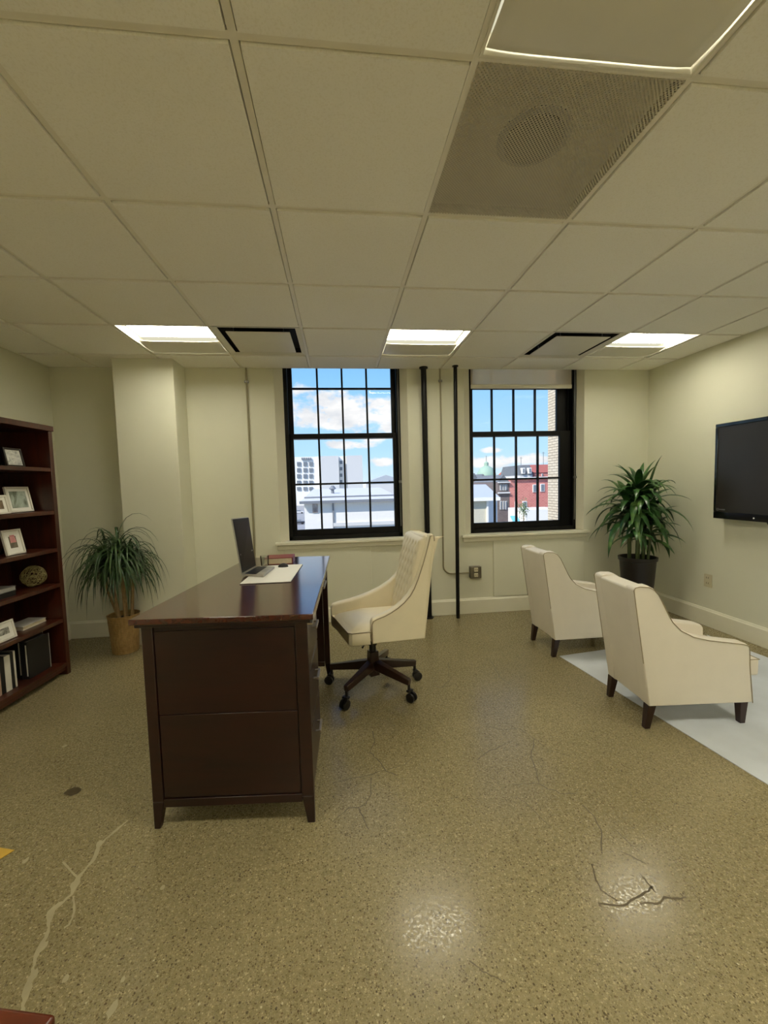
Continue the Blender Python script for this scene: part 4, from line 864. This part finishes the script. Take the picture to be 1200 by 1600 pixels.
for k, (pa, pb, pt, lab) in enumerate(((735, 748, 748, 'dark brick row house at the left end of the row, second window'), (748, 762, 748, 'dark brick row house with a steep gable beside the green dome'), (762, 778, 749, 'dark brick row house third in the row, left of the tall dark house'))):
    r, xa, xb, z = bld('row_house', lab, pa+.15+.2*k, pb-.15, pt+2, 110+14*k, 12, 'db', [(pa+3, pt+5, pa+5, pt+12), (pa+8, pt+5, pa+10, pt+12)], group='dark row houses')
    roof(r, xa, xb, 110+14*k, 12, z, 1.9, 'slate', 'y', .0)
r, xa, xb, z = bld('brick_house', 'tall dark grey brick house beside the red building', 777.5, 795.8, 753, 70, 13, 'db', [(781, 757, 784, 766), (785.5, 757, 788, 766), (789, 757, 792, 766), (781, 783, 784, 796), (785.5, 783, 788, 796), (789, 783, 792, 796)], 'w')
roof(r, xa, xb, 70, 13, z, 1.3, 'slate', 'y', .0)
MB().box((xa, 69.6, E_(785, 771, 70).z), (xb, 70, E_(785, 769, 70).z)).box((xa, 69.5, E_(785, 754.5, 70).z), (xb, 70, E_(785, 753, 70).z)).build('cornice', 'conc2', r)
r, xa, xb, z = bld('red_brick_building', 'red brick building with white framed windows in the second window', 796.2, 880, 746, 70, 14, 'rb', [(832, 757, 838, 769), (844, 756, 850.5, 768), (804, 783.5, 807.5, 793), (816, 783, 823, 796)], 'w')
MB().box((xa, 69.6, z-.25), (xb, 84, z+.1)).build('cornice', 'conc', r)
r, xa, xb, z = bld('mansard_house', 'grey mansard roofed house with dormers above the red building', 812.5, 832, 742, 95, 12, 'conc2')
MB().hexa([(xa-.1, 94.9), (xb+.1, 94.9), (xb+.1, 107), (xa-.1, 107)], z, z+2.4, [(xa+.3, 95.8), (xb-.3, 95.8), (xb-.3, 106), (xa+.3, 106)]).build('roof', 'slate', r)
for px in (818, 828): p = E_(px, 740, 94.6); d_ = MB().box((p.x-.35, 94.5, z+.3), (p.x+.35, 96, z+1.7)).build('dormer', 'whitew', r); MB().box((p.x-.2, 94.45, z+.5), (p.x+.2, 94.5, z+1.5)).build('pane', 'winx', d_)
r, xa, xb, z = bld('gabled_brick_house', 'brick house with a red tiled roof at the right of the grey mansard house', 834, 880, 738, 97, 12, 'rb', [(846, 734+6, 848, 744)], 'w'); roof(r, xa, xb, 97, 12, z, 2.2, 'tileroof', 'x', .2)
r, xa, xb, z = bld('orange_roofed_house', 'small house with an orange roof left of the grey mansard house', 795, 811, 742, 112, 8, 'conc'); roof(r, xa, xb, 112, 8, z, 1.4, 'orange', 'x', .1)
p = E_(760, 740, 170); r = thing('domed_tower', 'pale green domed tower with a finial on the skyline', 'tower', (p.x, 170, GZ))
MB().lathe([(3.6, GZ), (3.6, p.z-1)], (p.x, 170, 0), 12).build('tower_drum', 'conc', r); MB().lathe([(4, p.z-1), (3.9, p.z+.2), (2.8, p.z+2.2), (1.2, p.z+3.2), (.9, p.z+3.3), (.9, p.z+4.6), (.3, p.z+5.1), (.02, p.z+5.4)], (p.x, 170, 0), 16).build('dome', 'green', r, smooth=40); MB().tube([(p.x, 170, p.z+5.2), (p.x, 170, p.z+7.6)], .12, 6).build('finial', 'seam', r)
bld('low_building', 'low pale building in front of the red building, lower right of the second window', 821, 880, 796, 60, 6, 'conc'); bld('garden_wall', 'low white wall left of the small tree', 798, 811, 793.5, 62, 1, 'whitew', cat='wall')
p, q_ = E_(797, 806, 58), E_(808, 813, 58); r = thing('awning', 'turquoise awning in front of the white wall, bottom of the second window', 'awning', ((p.x+q_.x)/2, 57.5, GZ))
MB().prism([(p.x, 57, q_.z), (p.x, 58, p.z), (p.x, 58, p.z-.1), (p.x, 57, q_.z-.1)], (q_.x-p.x, 0, 0)).build('canopy', 'tq', r)
for k in (p.x+.05, q_.x-.05): MB().tube([(k, 57.1, GZ), (k, 57.1, q_.z-.08)], .04, 6).build('post', 'seam', r)
p = E_(818, 795, 57); r = thing('street_tree', 'small green tree in front of the red brick building', 'tree', (p.x, 57, GZ)); MB().tube([(p.x, 57, GZ), (p.x, 57, p.z-.3)], .12, 8, r2=.06).build('trunk', 'trunk', r)
m = MB()
for k in range(260):
    d_ = V((random.gauss(0, .34), random.gauss(0, .34), random.gauss(0, .62))); c = V((p.x, 57, p.z))+d_; a1 = V((random.gauss(0, 1), random.gauss(0, 1), random.gauss(0, 1))).normalized()*.13; b1 = a1.orthogonal().normalized()*.09
    m.add([c-a1, c+b1, c+a1, c-b1], [(0, 1, 2, 3)])
m.build('foliage', 'tree', r, fix=False)
for px, pt, lab in ((814, 714, 'thin mast on the skyline above the grey mansard house'), (849, 706, 'thin mast on the skyline beside the pale brick pier')):
    p = E_(px, pt, 130); r_ = MB().tube([(p.x, 130, GZ), (p.x, 130, p.z)], .09, 6).tube([(p.x-.5, 130, p.z-.4), (p.x+.5, 130, p.z-.4)], .05, 5).build('antenna_mast', 'seam'); tag(r_, lab, 'mast', 'masts on the skyline')
o = MB().box((6.0, 9.0, GZ), (8.0, 11.13, 16)).build('brick_pier', 'pier'); tag(o, 'pale brick pier of the same building just outside the right window', 'brick wall')

# ------------------------------------------------------------------ light and view
sc = bpy.context.scene
sc.view_settings.view_transform = 'Standard'; sc.view_settings.look = 'None'; sc.view_settings.gamma = 1; sc.view_settings.exposure = 0.17; sc.view_settings.use_curve_mapping = False
sc.cycles.use_denoising = True; sc.cycles.denoiser = 'OPENIMAGEDENOISE'; sc.cycles.max_bounces = 12; sc.cycles.diffuse_bounces = 8; sc.cycles.transparent_max_bounces = 12; sc.cycles.sample_clamp_indirect = 6; sc.cycles.caustics_reflective = False; sc.cycles.caustics_refractive = False
sun = bpy.data.lights.new('sun', 'SUN'); sun.energy = 5.6; sun.angle = .01; sun.color = (1, .94, .84); so_ = bpy.data.objects.new('sun', sun); C.objects.link(so_)
so_.rotation_euler = V((-.8, -.5, .85)).to_track_quat('Z', 'Y').to_euler(); so_.location = (0, -10, 20)
w = bpy.data.worlds.new('sky'); sc.world = w; w.use_nodes = True; t = w.node_tree; t.nodes.clear()
def wn(k, **kw):
    n = t.nodes.new(k)
    for a, v_ in kw.items(): setattr(n, a, v_)
    return n
def wl(a, b): t.links.new(a, b)
def wm(op, a, b=0, c_=0):
    m = wn('ShaderNodeMath', operation=op)
    for i_, v_ in enumerate((a, b, c_)):
        if isinstance(v_, bpy.types.NodeSocket): wl(v_, m.inputs[i_])
        else: m.inputs[i_].default_value = v_
    return m.outputs[0]
tc = wn('ShaderNodeTexCoord'); sp = wn('ShaderNodeSeparateXYZ'); wl(tc.outputs['Generated'], sp.inputs[0])
az = wm('ARCTAN2', sp.outputs[0], sp.outputs[1]); elv = wm('ARCSINE', sp.outputs[2])
cb = wn('ShaderNodeCombineXYZ'); wl(az, cb.inputs[0]); wl(elv, cb.inputs[1])
def wnoise(scale, sx, sy, det, off=0, rough=.55):
    mp = wn('ShaderNodeMapping'); mp.inputs['Scale'].default_value = (sx, sy, 1); mp.inputs['Location'].default_value = (off, off, off); wl(cb.outputs[0], mp.inputs[0])
    n = wn('ShaderNodeTexNoise'); wl(mp.outputs[0], n.inputs['Vector']); n.inputs['Scale'].default_value = scale; n.inputs['Detail'].default_value = det; n.inputs['Roughness'].default_value = rough; return n.outputs[0]
nz = wnoise(9, 1, 1.9, 7, 0, .58); nz2 = wnoise(26, 1, 1.8, 5, 4)
# banks of cloud at fixed compass directions
def bank(px, py, ra, re, amp):
    d = ray(px, py).normalized(); a0, e0 = atan2(d.x, d.y), math.asin(d.z)
    q_ = wm('ADD', wm('POWER', wm('ABSOLUTE', wm('DIVIDE', wm('SUBTRACT', az, a0), ra)), 2), wm('POWER', wm('ABSOLUTE', wm('DIVIDE', wm('SUBTRACT', elv, e0), re)), 2))
    return wm('MULTIPLY', wm('MAXIMUM', wm('SUBTRACT', 1, q_), -1), amp)
B = [bank(540, 645, .17, .055, .34), bank(468, 635, .07, .05, .22), bank(602, 652, .06, .05, .2), bank(585, 685, .06, .018, .3), bank(560, 694, .10, .014, .26), bank(770, 722, .12, .016, .25), bank(835, 716, .05, .014, .28), bank(600, 720, .04, .014, .26), bank(765, 703, .03, .008, .25)]
acc = B[0]
for b in B[1:]: acc = wm('MAXIMUM', acc, b)
f = wm('ADD', wm('ADD', wm('MULTIPLY', wm('SUBTRACT', nz, .5), 1.25), acc), wm('MULTIPLY', wm('SUBTRACT', nz2, .5), .4))
cl = wn('ShaderNodeMapRange', interpolation_type='SMOOTHSTEP'); wl(f, cl.inputs[0]); cl.inputs[1].default_value = .04; cl.inputs[2].default_value = .24
sky = wn('ShaderNodeValToRGB'); wl(wm('MULTIPLY_ADD', elv, 1.6, .3), sky.inputs[0]); el = sky.color_ramp.elements
el[0].position = .26; el[0].color = srgb(150, 150, 146); el[1].position = .30; el[1].color = srgb(214, 236, 250)
for p_, c_ in ((.42, srgb(184, 228, 255)), (.70, srgb(142, 204, 255)), (1.0, srgb(90, 150, 235))): n_ = el.new(p_); n_.color = c_
ccol = wn('ShaderNodeValToRGB'); wl(wnoise(14, 1, 2.2, 6, 2.3), ccol.inputs[0]); ccol.color_ramp.elements[0].position = .32; ccol.color_ramp.elements[0].color = srgb(222, 226, 232); ccol.color_ramp.elements[1].position = .6; ccol.color_ramp.elements[1].color = srgb(250, 250, 250)
mx = wn('ShaderNodeMix', data_type='RGBA'); wl(cl.outputs[0], mx.inputs[0]); wl(sky.outputs[0], mx.inputs[6]); wl(ccol.outputs[0], mx.inputs[7])
bg = wn('ShaderNodeBackground'); wl(mx.outputs[2], bg.inputs[0]); bg.inputs[1].default_value = 1.0
ow = wn('ShaderNodeOutputWorld'); wl(bg.outputs[0], ow.inputs[0])
